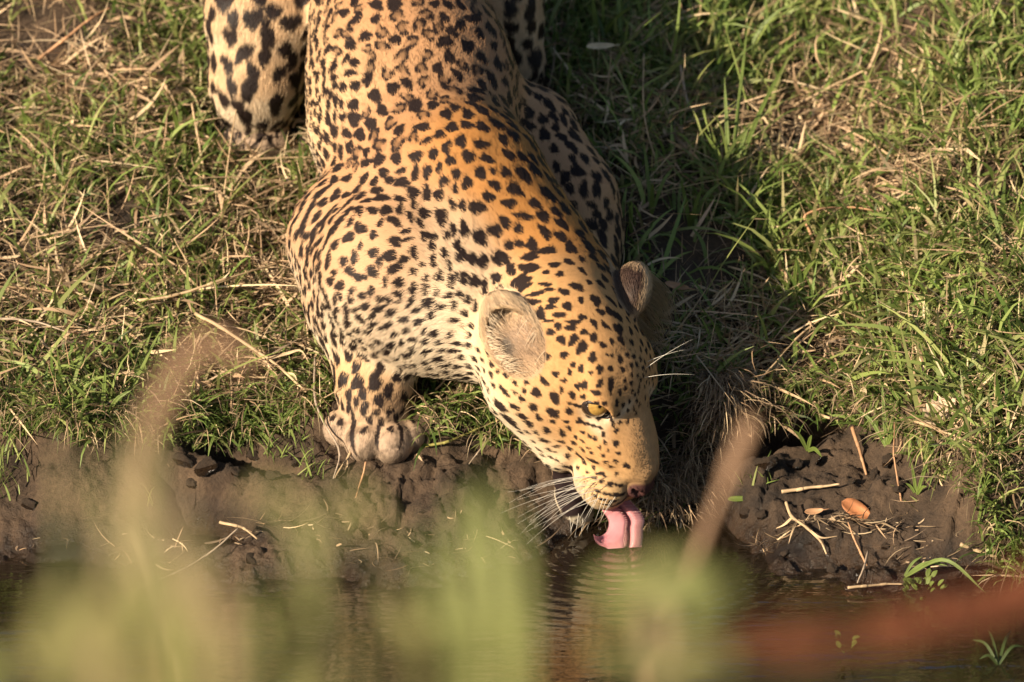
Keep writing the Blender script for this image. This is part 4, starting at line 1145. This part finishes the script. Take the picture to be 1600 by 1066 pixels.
# a few shoots in the mud
P = sow(3600, y1=.2, edge=-.08); P = P[(fbm(P * np.array([18, 18, 0]), 2, 95) > .22)]; P = P[P[:, 1] > water_y(P[:, 0]) + .05]; n = len(P)
make(G, P, rng.random(n) * 6.283, np.radians(30 + 50 * rng.random(n)), .012 + .03 * rng.random(n), .0011 + .0014 * rng.random(n), np.radians(50 * rng.random(n)), pick(LIME, n))
m_grass = pmat("grass_blade", (0, 0, 0), .5, .35, attr="col", trans=.38)
m_straw = pmat("dry_straw", (0, 0, 0), .6, .3, attr="col", trans=.15)
g1 = mesh_obj("grass", np.concatenate(GVs), np.concatenate(GFs), m_grass, attrs={"col": np.concatenate(GCs)}); tag(g1, "short green grass growing on the bank", "grass", kind="stuff")
g2 = mesh_obj("dry_grass", np.concatenate(DVs), np.concatenate(DFs), m_straw, attrs={"col": np.concatenate(DCs)}); tag(g2, "dry straw and dead stems lying among the green grass", "dry grass", kind="stuff")
print("grass", len(g1.data.polygons) + len(g2.data.polygons), round(time.time() - T0, 1))
SC.cycles.use_denoising = True
# ------------------------------------------------------------------ plants of the near bank, far out of focus
def leaf_mesh(path, widths, fold=.25, nrm=None, th=.0006):
    path = np.asarray(path, float); K = len(path)
    t = np.gradient(path, axis=0); t /= np.linalg.norm(t, axis=1, keepdims=True)
    n = V3(TOCAM if nrm is None else nrm)
    s = np.cross(t, n); s /= np.linalg.norm(s, axis=1, keepdims=True) + 1e-9
    nn = np.cross(s, t); w = np.asarray(widths, float)[:, None]
    us = (-1, -.5, 0, .5, 1)
    rows = [path + s * w * .5 * u + nn * (abs(u) * w * .5 * fold) for u in us]
    V = np.stack(rows, 1); V2 = V - nn[:, None] * th
    V = np.concatenate([V.reshape(-1, 3), V2.reshape(-1, 3)]); F = []; m = len(us); o = K * m
    for i in range(K - 1):
        for j in range(m - 1):
            a = (i * m + j, i * m + j + 1, (i + 1) * m + j + 1, (i + 1) * m + j); F.append(a); F.append(tuple(o + q for q in a[::-1]))
        for j in (0, m - 1):
            q = (i * m + j, (i + 1) * m + j, o + (i + 1) * m + j, o + i * m + j); F.append(q if j == 0 else q[::-1])
    return V, F
def leafm(name, col, tr=.4, rough=.5): return pmat(name, col, rough, .3, vary=.25, trans=tr)
M_LG = leafm("reed_leaf_green", (.30, .32, .11)); M_LY = leafm("reed_leaf_yellow", (.33, .31, .12)); M_LT = leafm("reed_leaf_tan", (.40, .30, .17), .3)
M_LB = leafm("reed_leaf_brown", (.32, .19, .11), .25); M_LR = leafm("dead_leaf_russet", (.17, .052, .022), .3); M_LD = leafm("reed_leaf_olive", (.20, .20, .075))
def near_ground(x, y): return float(ground_z(np.array([x]), np.array([y]))[0] + .42 * sstep(-2.6, -3.4, y))
def blade_path(pts, d, n=26, root=True, dx=0.0):
    P = [W(a, b, d=d) for a, b in pts]
    if root:
        x, y = P[0][0] + dx, P[0][1] + .15
        P = [np.array([x, y, near_ground(x, y) - .03]), (np.array([x, y, near_ground(x, y)]) + P[0]) / 2 + np.array([0, .0, .05])] + P
    return spl(P, n)
def add_blade(name, par, pts, d, wpx, mat, root=True, fold=.25, tip=.1, base=.5, dx=0.0):
    path = blade_path(pts, d, 30, root, dx)
    t = np.linspace(0, 1, len(path)); k = (DIST + d) / DIST
    w = wpx / PXM * k * np.interp(t, [0, .45, .75, .93, 1], [base * .7, base + .35, 1, .62, tip])
    V, F = leaf_mesh(path, w, fold)
    return mesh_obj(name, V, F, mat, par)
def add_stem(name, par, pts, d, wpx, mat, root=True, dx=0.0, tip=.6):
    path = blade_path(pts, d, 30, root, dx); k = (DIST + d) / DIST
    V, F = tube(path, wpx / PXM * k * .5 * np.linspace(1.1, tip, len(path)), 8)
    return mesh_obj(name, V, F, mat, par)
def reed(label, pts0, d, cat="reed", name="reed"):
    p = W(*pts0, d=d); x, y = p[0], p[1] + .15
    return empty(name, (x, y, near_ground(x, y)), label, cat, "blurred plants of the near bank")
# cluster of green leaves in the middle
r = reed("cluster of bright green leaves blurred in front of the water, left of the leopard's tongue", (770, 1120), -4.6, "reed")
for pts, w, m in (([(790, 1140), (778, 960), (765, 830), (752, 745)], 36, M_LG), ([(820, 1140), (815, 980), (812, 880), (800, 790)], 26, M_LG), ([(745, 1140), (735, 980), (728, 860), (712, 770)], 30, M_LG),
                  ([(720, 1140), (700, 1000), (675, 900), (650, 820)], 28, M_LG), ([(660, 1140), (640, 1010), (600, 905)], 30, M_LY)):
    add_blade("leaf", r, pts, -4.6, w, m)
# arching yellow-green leaves left of it
r = reed("arching yellow green reed leaves blurred over the mud below the paw", (520, 1120), -4.9)
for pts, w, m in (([(500, 1140), (487, 960), (470, 830), (425, 765), (385, 800)], 24, M_LY), ([(470, 1140), (480, 1000), (500, 850), (540, 775), (580, 800), (592, 900)], 22, M_LY), ([(480, 1140), (484, 1000), (482, 880), (470, 790)], 20, M_LG), ([(570, 1140), (560, 1030), (545, 930)], 28, M_LD)):
    add_blade("leaf", r, pts, -4.9, w, m)
# hazy tufts in the left corner
r = reed("thick tuft of olive grass blurred in the lower left corner", (90, 1120), -5.3, "grass tuft", "grass_tuft")
lr_ = np.random.default_rng(5)
for i in range(14):
    x0 = -60 + 560 * lr_.random() ** 1.15; h = 800 + 250 * lr_.random() + .10 * max(0, x0 - 120)
    x1 = x0 + lr_.normal() * 60
    add_blade("blade", r, [(x0, 1140), ((x0 + x1) / 2, (1120 + h) / 2), (x1, h)], -5.3 + .9 * lr_.random(), 12 + 14 * lr_.random(), [M_LG, M_LD, M_LY, M_LT, M_LY][i % 5])
r = reed("tall pale grass blades blurred before the mud at the left edge of the water", (180, 1120), -5.2, "grass tuft", "grass_tuft")
for i in range(11):
    x0 = 40 + 330 * lr_.random(); x1 = .55 * x0 + 75 + lr_.normal() * 55; y1 = 640 + 200 * lr_.random() ** .8
    add_blade("blade", r, [(x0, 1140), (.6 * x0 + .4 * x1, 960), (.2 * x0 + .8 * x1, y1 + 90), (x1, y1)], -5.3 + .4 * lr_.random(), 10 + 12 * lr_.random(), [M_LT, M_LY, M_LG][i % 3])
r = reed("single straight tan stem blurred at lower left", (285, 1120), -2.6, "reed")
add_stem("stem", r, [(284, 1140), (262, 1010), (238, 900), (212, 822)], -2.6, 20, M_LT, tip=.7)
r = reed("drooping brown reed leaf with a bent tip, blurred over the grass left of the paw", (225, 1120), -4.25)
add_blade("leaf", r, [(255, 1140), (205, 900), (215, 740), (245, 640), (290, 560), (345, 530), (385, 575)], -4.15, 34, M_LB, fold=.2, tip=.6)
r = reed("brown pointed reed stem leaning right, blurred beside the leopard's tongue", (1030, 1120), -3.2)
add_stem("stem", r, [(1000, 1140), (1040, 990), (1085, 880), (1125, 775), (1150, 712)], -3.2, 17, M_LB, tip=.95)
add_blade("leaf", r, [(1125, 775), (1140, 735), (1162, 685), (1176, 650)], -3.22, 23, M_LB, root=False, base=.8)
r = reed("green stem with rounded leaves blurred below the leopard's tongue", (1030, 1120), -5.0, "water plant", "water_plant")
add_stem("stem", r, [(1028, 1140), (1022, 1020), (1025, 900), (1020, 870)], -5.0, 34, M_LT, tip=.6)
for x0, y0, x1, y1, w, m in ((1022, 960, 930, 910, 52, M_LG), (1024, 980, 1140, 915, 60, M_LG), (1024, 1060, 1140, 1030, 60, M_LY), (1020, 1070, 930, 1010, 50, M_LG), (1022, 920, 990, 870, 34, M_LY), (1024, 930, 1085, 880, 44, M_LG)):
    add_blade("leaf", r, [(x0, y0), ((x0 + x1) / 2, (y0 + y1) / 2 - 14), (x1, y1)], -5.02, w, m, root=False, base=.6, tip=.5)
r = reed("russet dead stalk with thin leaves slanted and blurred across the lower right corner", (1620, 1120), -4.3, "dead stalk", "dead_leaf_stalk")
for i, (y0, y1, w) in enumerate(((925, 1000, 17), (952, 985, 15), (975, 1020, 16), (905, 960, 12), (940, 1035, 12))):
    add_blade("leaf", r, [(1760, 1130), (1660, y0 - 10), (1520, y0 + 18), (1380, .5 * y0 + .5 * y1 + 8), (1240, y1), (1100 + 20 * i, y1 + 6)], -4.3 - .1 * i, w, M_LR, fold=.15, base=.75, tip=.2)
# ------------------------------------------------------------------ single stalks, leaves and clods on the bank
m_stalk = pmat("stalk_straw", (.44, .31, .18), .55, .3, vary=.3, bump=(700, .3, .0005))
m_stalk2 = pmat("stalk_rusty", (.40, .22, .115), .55, .3, vary=.3)
m_stalk3 = pmat("stalk_grey", (.33, .25, .18), .6, .3, vary=.3)
m_blade = pmat("sprout_green", (.155, .205, .045), .5, .35, vary=.2, trans=.3)
m_blade2 = pmat("sprout_yellow", (.34, .30, .09), .5, .35, vary=.2, trans=.25)
def stalk(label, pts, h, wpx, mat=None, name="dry_stalk", cat="dry stalk", forks=(), node=True, group="single dry stalks on the bank", taper=.55):
    """a dry stem seen along photo pixels pts, lying h metres (one or one per point) above the bank"""
    hs = np.broadcast_to(h, (len(pts),))
    ctl = np.array([GP(a, b, c) for (a, b), c in zip(pts, hs)])
    mat = mat or m_stalk
    e = empty(name, tuple(ctl[0]), label, cat, group)
    path = spl(ctl, 9 * (len(pts) - 1) + 1); path = path + .0008 * np.stack([fbm(path * 60 + 7, 2, 5), fbm(path * 60, 2, 6), fbm(path * 60 + 3, 2, 7)], 1)
    r = wpx / PXM * .5 * np.linspace(1, taper, len(path))
    V, F = tube(path, r, 6); mesh_obj("stem", V, F, mat, e)
    if node:
        for k in range(1, len(pts) - 1):
            i = 9 * k; a = path[max(i - 1, 0)]; b = path[min(i + 1, len(path) - 1)]
            pp = path[i] + (b - a) * np.linspace(-.9, .9, 5)[:, None]
            V, F = tube(pp, r[i] * np.array([1.0, 1.15, 1.22, 1.12, 1.0]), 7); mesh_obj("node", V, F, mat, e)
    for (a, b, fp) in forks:                       # sheath leaves leaving the stem
        c = np.array([GP(x, y, z) for x, y, z in fp]); c = np.concatenate([[path[a]], c])
        q = spl(c, 12); V, F = leaf_mesh(q, b / PXM * np.interp(np.linspace(0, 1, 12), [0, .3, 1], [.8, 1, .15]), .5, th=.0003)
        mesh_obj("sheath", V, F, mat, e)
    return e
S = stalk
S("long thin pale straw slanting up from the leopard's nose towards the sunlit grass", [(1075, 690), (1120, 650), (1190, 590), (1255, 520), (1320, 475)], [.055, .075, .085, .08, .04], 4.2)
S("orange dry stalk bent to a corner in the sunlit grass right of the shadow", [(1278, 395), (1266, 365), (1258, 338), (1285, 327), (1330, 324), (1372, 331)], [.02, .03, .045, .045, .04, .03], 5, m_stalk2)
S("upright thin dry stem in the shaded grass above the far ear", [(1030, 268), (1018, 230), (1008, 190), (1005, 150), (1006, 84)], [.0, .02, .035, .05, .07], 3.6)
S("thick pale dry stem standing left of the leopard's elbow at mid height", [(322, 296), (315, 250), (308, 205), (300, 162)], [.005, .025, .045, .06], 5.5)
S("long upright stalk crossing the hind leg of the leopard", [(345, 345), (352, 290), (361, 220), (376, 135)], [.005, .03, .05, .075], 3.6)
S("broken pale reed with split sheaths slanting down to the leopard's foreleg", [(305, 490), (345, 512), (395, 545), (432, 570), (478, 612)], [.035, .04, .04, .035, .02], 6.5,
  forks=((24, 5, ((450, 552, .045), (470, 548, .05), (482, 566, .04))), (18, 7, ((410, 560, .03), (432, 590, .02))), (30, 3.5, ((462, 590, .03), (468, 640, .01)))))
S("curling dry stalk hanging over the mud beside the forepaw", [(492, 560), (492, 620), (506, 660), (530, 705), (520, 752)], [.03, .03, .03, .02, .008], 4.2, m_stalk3)
S("pair of pale straws hanging from under the forepaw", [(552, 690), (545, 712), (530, 735), (518, 758)], [.02, .012, .006, .004], 3.8, forks=((9, 3, ((540, 735, .006), (525, 752, .003))),))
S("short rusty straw standing in the mud below the forepaw", [(572, 722), (566, 745), (556, 778)], [.02, .012, .002], 4, m_stalk2)
S("yellow straw lying from the leopard's throat to its forepaw", [(662, 697), (700, 690), (738, 674), (782, 655)], [.012, .015, .02, .03], 5, m_blade2)
S("thin brown straw leaning on the bare mud under the throat", [(768, 682), (748, 705), (722, 742)], [.02, .012, .004], 3.4, m_stalk3)
S("curled dry stalk lying across the dark hoof pit at left", [(344, 816), (368, 821), (382, 826), (402, 842)], [.03, .032, .03, .02], 5.5)
S("long grey stem slanting from the hoof pit down to the water", [(372, 826), (330, 862), (280, 892), (215, 918)], [.025, .02, .015, .006], 3.2, m_stalk3)
S("dry twig with two prongs at the mouth of the dark hollow", [(1225, 668), (1245, 648), (1268, 642), (1292, 652), (1318, 656)], [.01, .025, .04, .035, .02], 6,
  forks=((12, 4, ((1262, 618, .05), (1255, 602, .055))), (9, 3.5, ((1238, 672, .01), (1222, 690, .005)))))
S("thick rusty straw leaning on the mud below the sunlit grass", [(1332, 668), (1340, 695), (1347, 718), (1354, 742)], [.025, .02, .012, .003], 6.5, m_stalk2)
S("flat pale straw lying along the top of the right mud mound", [(1222, 768), (1250, 764), (1282, 760), (1312, 757)], [.012, .014, .013, .012], 6.5)
S("forked pale root spreading over the wet mud of the mound", [(1228, 785), (1238, 808), (1262, 826), (1282, 846), (1292, 866)], [.012, .012, .012, .01, .006], 5.5,
  forks=((9, 4, ((1225, 820, .01), (1212, 826, .008))), (12, 3.5, ((1238, 830, .01), (1232, 850, .006))), (18, 4, ((1282, 840, .012), (1308, 838, .01)))))
S("upright rusty straw stuck between the clods below the orange leaf", [(1355, 885), (1345, 865), (1334, 840), (1325, 816)], [.002, .008, .016, .024], 4.5, m_stalk2)
S("flat straw lying across the mud just above the water on the right", [(1324, 918), (1350, 916), (1380, 913), (1410, 912)], [.01, .01, .01, .01], 5)
S("bent straw slanting down towards the water on the right mound", [(1356, 862), (1350, 885), (1340, 912)], [.012, .01, .004], 4, m_stalk3)
S("pale straw pointing out to the right edge above the water", [(1500, 850), (1530, 862), (1565, 874), (1612, 888)], [.012, .014, .014, .012], 7)
S("long tan stem lying along the lip of the right bank", [(1392, 650), (1440, 662), (1500, 684), (1565, 712)], [.02, .025, .025, .015], 5)
S("thin reddish stem standing among the grass of the right bank edge", [(1410, 790), (1402, 750), (1396, 705), (1398, 660)], [.002, .02, .04, .055], 3.5, m_stalk2)
S("crooked dry stem in the shade between two green blades", [(1076, 170), (1064, 110), (1068, 92)], [.02, .04, .05], 5, m_stalk3)
S("pale straw lying level in the shaded grass near the top", [(1110, 188), (1150, 184), (1200, 180)], [.03, .032, .03], 4)
S("stout dry straws crossing the bare patch in the upper right", [(1240, 165), (1290, 140), (1330, 120), (1352, 108)], [.025, .03, .035, .035], 5)
S("long pale straw lying among the left grass, level with the elbow", [(215, 470), (270, 462), (340, 440), (440, 410)], [.025, .035, .04, .03], 5.5)
S("dry straw slanting steeply in the grass left of the shoulder", [(305, 438), (290, 405), (272, 372)], [.01, .03, .05], 4)
S("grey straw lying level at the left edge of the frame", [(-10, 498), (50, 502), (110, 520)], [.03, .03, .025], 4.5, m_stalk3)
S("thin arching stem over the grass at the upper left corner", [(60, 92), (100, 62), (140, 30), (172, 12)], [.02, .035, .045, .045], 6, m_stalk2)

# leaves on the mud and in the grass
def fallen_leaf(label, px, py, h, lpx, wpx, ang, mat, curl=.3, lob=0.0):
    c = GP(px, py, h); d = RGT * math.cos(ang) + UPV * math.sin(ang)
    t = np.linspace(-.5, .5, 17)
    nrm = V3(TOCAM * .8 + np.array([0, 0, .6]))
    d = V3(d - nrm * (d @ nrm) * .6)
    path = c + d * (t * lpx / PXM)[:, None] + nrm * (curl * lpx / PXM * (t ** 2))[:, None]
    w = wpx / PXM * np.sqrt(np.clip(1 - (2 * t) ** 2, 0, 1)) * (1 + lob * np.sin(t * 30)) * np.interp(t, [-.5, .5], [1.15, .8])
    e = empty("fallen_leaf", tuple(c), label, "fallen leaf")
    V, F = leaf_mesh(path, w + .0006, .45, nrm, .0006); mesh_obj("leaf_blade", V, F, mat, e)
    V, F = tube(np.concatenate([path[2:-1] - nrm * .0006, [path[-1] + d * .006]]), .0007, 5); mesh_obj("midrib", V, F, mat, e)
    return e
fallen_leaf("small orange fallen leaf on the dark mud of the right mound", 1338, 798, .012, 52, 27, math.radians(-32), pmat("leaf_orange", (.42, .17, .07), .6, .35, vary=.3, trans=.15, bump=(500, .4, .001)), .35)
fallen_leaf("crumpled pale tan dead leaf at the edge of the right bank", 1468, 646, .018, 62, 40, math.radians(40), pmat("leaf_tan", (.50, .37, .25), .6, .3, vary=.3, bump=(300, .5, .002)), .7, .2)
fallen_leaf("small brown curled leaf on the straw in the right mud", 1272, 800, .010, 30, 10, math.radians(8), m_stalk2, .6)
fallen_leaf("little pale chip of reed leaf in the shaded grass at the top", 938, 73, .045, 46, 12, math.radians(3), pmat("leaf_pale", (.58, .46, .29), .6, .3, vary=.25), .25)
fallen_leaf("short green leaf lying level on the mud right of the tongue", 1155, 780, .014, 36, 9, math.radians(2), m_blade, .15)
fallen_leaf("brown scrap of leaf in the dark shade right of the far ear", 1058, 448, .02, 40, 12, math.radians(-15), m_stalk2, .4)

def sprout(label, px, py, blades, mat=m_blade, cat="grass sprout"):
    c = GP(px, py, 0.0); e = empty("grass_sprout", tuple(c), label, cat, "single green sprouts")
    for (x, y, h, w, b) in blades:
        tip = GP(x, y, h); mid = .5 * (c + tip) + np.array([0, 0, b])
        q = spl(np.array([c, mid, tip]), 14); V, F = leaf_mesh(q, w / PXM * np.interp(np.linspace(0, 1, 14), [0, .35, .75, 1], [.5, .8, .6, .06]), .35, th=.0003)
        mesh_obj("blade", V, F, mat, e)
    return e
sprout("bright green sprout of four blades in front of the shaded bare soil", 1078, 358, [(1064, 280, .06, 9, .004), (1098, 292, .06, 9, .006), (1128, 285, .06, 8, .012), (1080, 330, .03, 7, .004)])
sprout("small sprout of two blades standing behind the far ear", 1018, 336, [(1020, 285, .05, 9, .003), (1052, 262, .06, 8, .01), (1006, 220, .07, 8, .003)])
sprout("tall green blades standing up beside the shadow edge near the top", 1140, 300, [(1132, 120, .10, 9, .004), (1168, 40, .13, 8, .005), (1230, 92, .10, 10, .012), (1172, 190, .07, 8, .006), (1100, 205, .06, 8, .01)])
sprout("tall blades at the top edge above the shaded grass", 935, 75, [(925, -10, .07, 12, .002), (965, 30, .05, 9, .008), (988, 10, .06, 9, .01)])
sprout("green sprout growing out of the right mud", 1432, 775, [(1462, 696, .05, 8, .006), (1424, 722, .035, 7, .002), (1448, 760, .02, 7, .004), (1415, 755, .02, 6, .003)])
sprout("sprout fanning out over the dark hollow", 1262, 705, [(1240, 672, .03, 8, .004), (1284, 714, .015, 9, .006), (1268, 680, .03, 8, .003)])
sprout("arching green blades drooping over the water at right", 1412, 902, [(1540, 926, .012, 8, .030), (1480, 884, .03, 7, .010), (1440, 870, .03, 6, .005)])
sprout("sprout with long blades at the right bank edge", 1385, 700, [(1378, 600, .06, 8, .004), (1340, 640, .04, 8, .008), (1420, 660, .04, 7, .01), (1402, 625, .05, 7, .004)])
sprout("wide green blades on the sunlit turf at right centre", 1240, 470, [(1212, 430, .04, 10, .006), (1275, 405, .06, 10, .008), (1186, 455, .03, 9, .01), (1245, 400, .06, 9, .003)])
sprout("broad green blades in the grass left of the shoulder", 285, 235, [(268, 165, .07, 10, .004), (310, 175, .06, 10, .008), (240, 190, .05, 9, .01), (290, 300, -.0, 10, .03)])
sprout("fan of green blades low in the grass above the left mud", 160, 660, [(110, 600, .05, 9, .008), (165, 575, .06, 9, .003), (205, 610, .05, 9, .008), (60, 640, .03, 8, .012)])
sprout("dark submerged grass blades in the lower right corner of the water", 1560, 1040, [(1520, 1000, .012, 6, .01), (1580, 985, .02, 6, .008), (1600, 1010, .015, 6, .01), (1545, 985, .018, 5, .006), (1530, 1030, .01, 6, .008)], pmat("sprout_dark", (.06, .085, .025), .5, .3, vary=.2, trans=.2))
# small round leaved water weed at the edge
def weed(label, px, py, n, sp, seed):
    c = GP(px, py, 0.0); e = empty("water_weed", tuple(c), label, "water weed"); w_ = np.random.default_rng(seed)
    for i in range(n):
        a = w_.random() * 6.283; q = c + np.array([math.cos(a) * sp, math.sin(a) * sp, 0]) * w_.random() ** .6; q[2] = max(c[2], 0) + .004 + .018 * w_.random()
        dv = V3(np.array([math.cos(a), math.sin(a), .5 + w_.random()])); ln = .006 + .006 * w_.random()
        V, F = leaf_mesh(spl(np.array([q, q + dv * ln * .5, q + dv * ln + np.array([0, 0, -.001])]), 7), .0055 * np.array([.35, .8, 1, 1, .9, .6, .15]), .3, np.array([0, -.4, 1]), .0003)
        mesh_obj("leaf", V, F, m_blade, e)
    return e
weed("small round-leaved weed at the water's edge under the arching green blades", 1438, 935, 26, .022, 3)
weed("little floating weed in the dark water near the russet leaf", 1322, 1028, 9, .010, 4)

# loose clods of mud: lumpy, each its own shape from six
def lump(seed):
    V, F, U = sphere((0, 0, 0), 1.0, np.eye(3), 30, 18)
    dirs = np.random.default_rng(seed).normal(size=(14, 3)); dirs /= np.linalg.norm(dirs, axis=1, keepdims=True)
    cut = np.min(np.where(U @ dirs.T > .05, .74 / np.maximum(U @ dirs.T, .05), 9), axis=1)
    r = np.minimum(cut, 1.15) * (1 + .30 * fbm(U * 1.3 + seed * 7.1, 3, seed) + .20 * fbm(U * 4.5 + seed, 4, seed + 9, .6))
    return V * r[:, None] * np.array([1.1, .9, .66]), F
LM = []
for s in range(6):
    V, F = lump(40 + s); o = mesh_obj("mud_clod", V, F, m_mud); LM.append(o.data); bpy.data.objects.remove(o)
CL = [(1198, 735, 19, "big rounded mud clod at the left end of the right mound, beside the dark shade"), (1240, 732, 14, "mud clod just above the flat pale straw on the right mound"), (1275, 722, 13, "mud clod on top of the right mound, below the two pronged twig"),
      (1365, 745, 15, "mud clod at the foot of the thick rusty straw"), (1388, 720, 17, "tall mud clod right of the thick rusty straw"), (1470, 720, 18, "broad mud clod under the long tan stem on the right bank"),
      (1440, 740, 12, "mud clod behind the green sprout in the right mud"), (1405, 770, 10, "small mud clod at the foot of the green sprout in the right mud"), (1330, 755, 9, "mud clod directly above the orange fallen leaf"), (1385, 855, 10, "mud clod right of the upright rusty straw, above the water"),
      (1165, 800, 12, "wet mud clod under the short level green leaf"), (1190, 818, 10, "wet mud clod left of the forked pale root"), (1225, 868, 10, "wet mud clod below the forked pale root, near the water"), (1300, 892, 10, "low wet mud clod above the flat straw by the water"),
      (1545, 768, 12, "mud clod near the right edge of the frame above the pale straw"),
      (286, 722, 17, "mud clod left of the small paw print in the left bank"), (322, 738, 19, "biggest mud clod of the left bank, above the hoof pit"), (300, 765, 13, "mud clod at the upper left rim of the hoof pit"),
      (368, 745, 12, "mud clod at the upper right rim of the hoof pit"), (398, 716, 13, "mud clod beside the dark paw print left of the forepaw"), (425, 745, 13, "mud clod below the dark paw print left of the forepaw"),
      (465, 735, 11, "mud clod left of the pair of pale straws under the forepaw"), (614, 716, 9, "small mud clod just below the toes of the forepaw"), (48, 800, 14, "mud clod on the smooth mud at the left edge"), (392, 880, 10, "wet mud clod below the curled dry stalk by the hoof pit")]
cr_ = np.random.default_rng(9)
for i, (px, py, r, lab) in enumerate(CL):
    p = GP(px, py, .0); o = bpy.data.objects.new("mud_clod", LM[i % 6]); COL.objects.link(o)
    rr = r / PXM * (.9 + .2 * cr_.random()); o.scale = (rr, rr, rr); o.location = (p[0], p[1], float(ground_z(np.array([p[0]]), np.array([p[1]]))[0]) + rr * .05)
    o.rotation_euler = (cr_.normal() * .3, cr_.normal() * .3, cr_.random() * 6.28)
    tag(o, lab, "mud clod", "loose mud clods on the bank")
# litter of straw bits and rootlets on the wet mud
P = sow(1500, -.62, .62, .16, -.16); P = P[(P[:, 1] > water_y(P[:, 0]) + .012) & (rng.random(len(P)) < .3 + .4 * (P[:, 0] > .22))]; n = len(P)
P[:, 2] = ground_z(P[:, 0], P[:, 1]) + .003
lit = ([], [], []); make(lit, P, rng.random(n) * 6.283, np.radians(rng.normal(size=n) * 14 + 6), .010 + .035 * rng.random(n) ** 1.5, .0008 + .0018 * rng.random(n) ** 2, np.radians(rng.normal(size=n) * 30), np.where((rng.random(n) < .6)[:, None], pick(STRAW, n), pick(DULL, n)), 5, kink=rng.normal(size=n) * .8)
tag(mesh_obj("straw_litter", np.concatenate(lit[0]), np.concatenate(lit[1]), m_straw, attrs={"col": np.concatenate(lit[2])}), "short bits of straw and rootlets scattered on the wet mud", "straw litter", kind="stuff")
# drops falling from the chin
m_drop, nt_, out_ = new_mat("water_drop_clear"); gl_ = nt_.nodes.new("ShaderNodeBsdfGlass"); gl_.inputs["IOR"].default_value = 1.33; gl_.inputs["Roughness"].default_value = 0; nt_.links.new(gl_.outputs[0], out_.inputs[0])
dr = W(938, 800, d=.0)
for i, (px, py, r, lab) in enumerate(((937, 826, .0016, "largest water drop falling under the leopard's chin, left of the tongue"), (934, 835, .0012, "small water drop just below the largest drop under the chin"), (900, 838, .0013, "water drop falling alone left of the tongue's curled tip"), (879, 852, .0011, "leftmost tiny water drop under the leopard's jaw"))):
    c = W(px, py, d=.002); V, F, _ = sphere(c, r, np.diag([1, 1, 1.3]), 12, 8)
    d = mesh_obj("water_drop", V, F, m_drop); tag(d, lab, "water drop", "water drops under the chin")
print("items", round(time.time() - T0, 1))
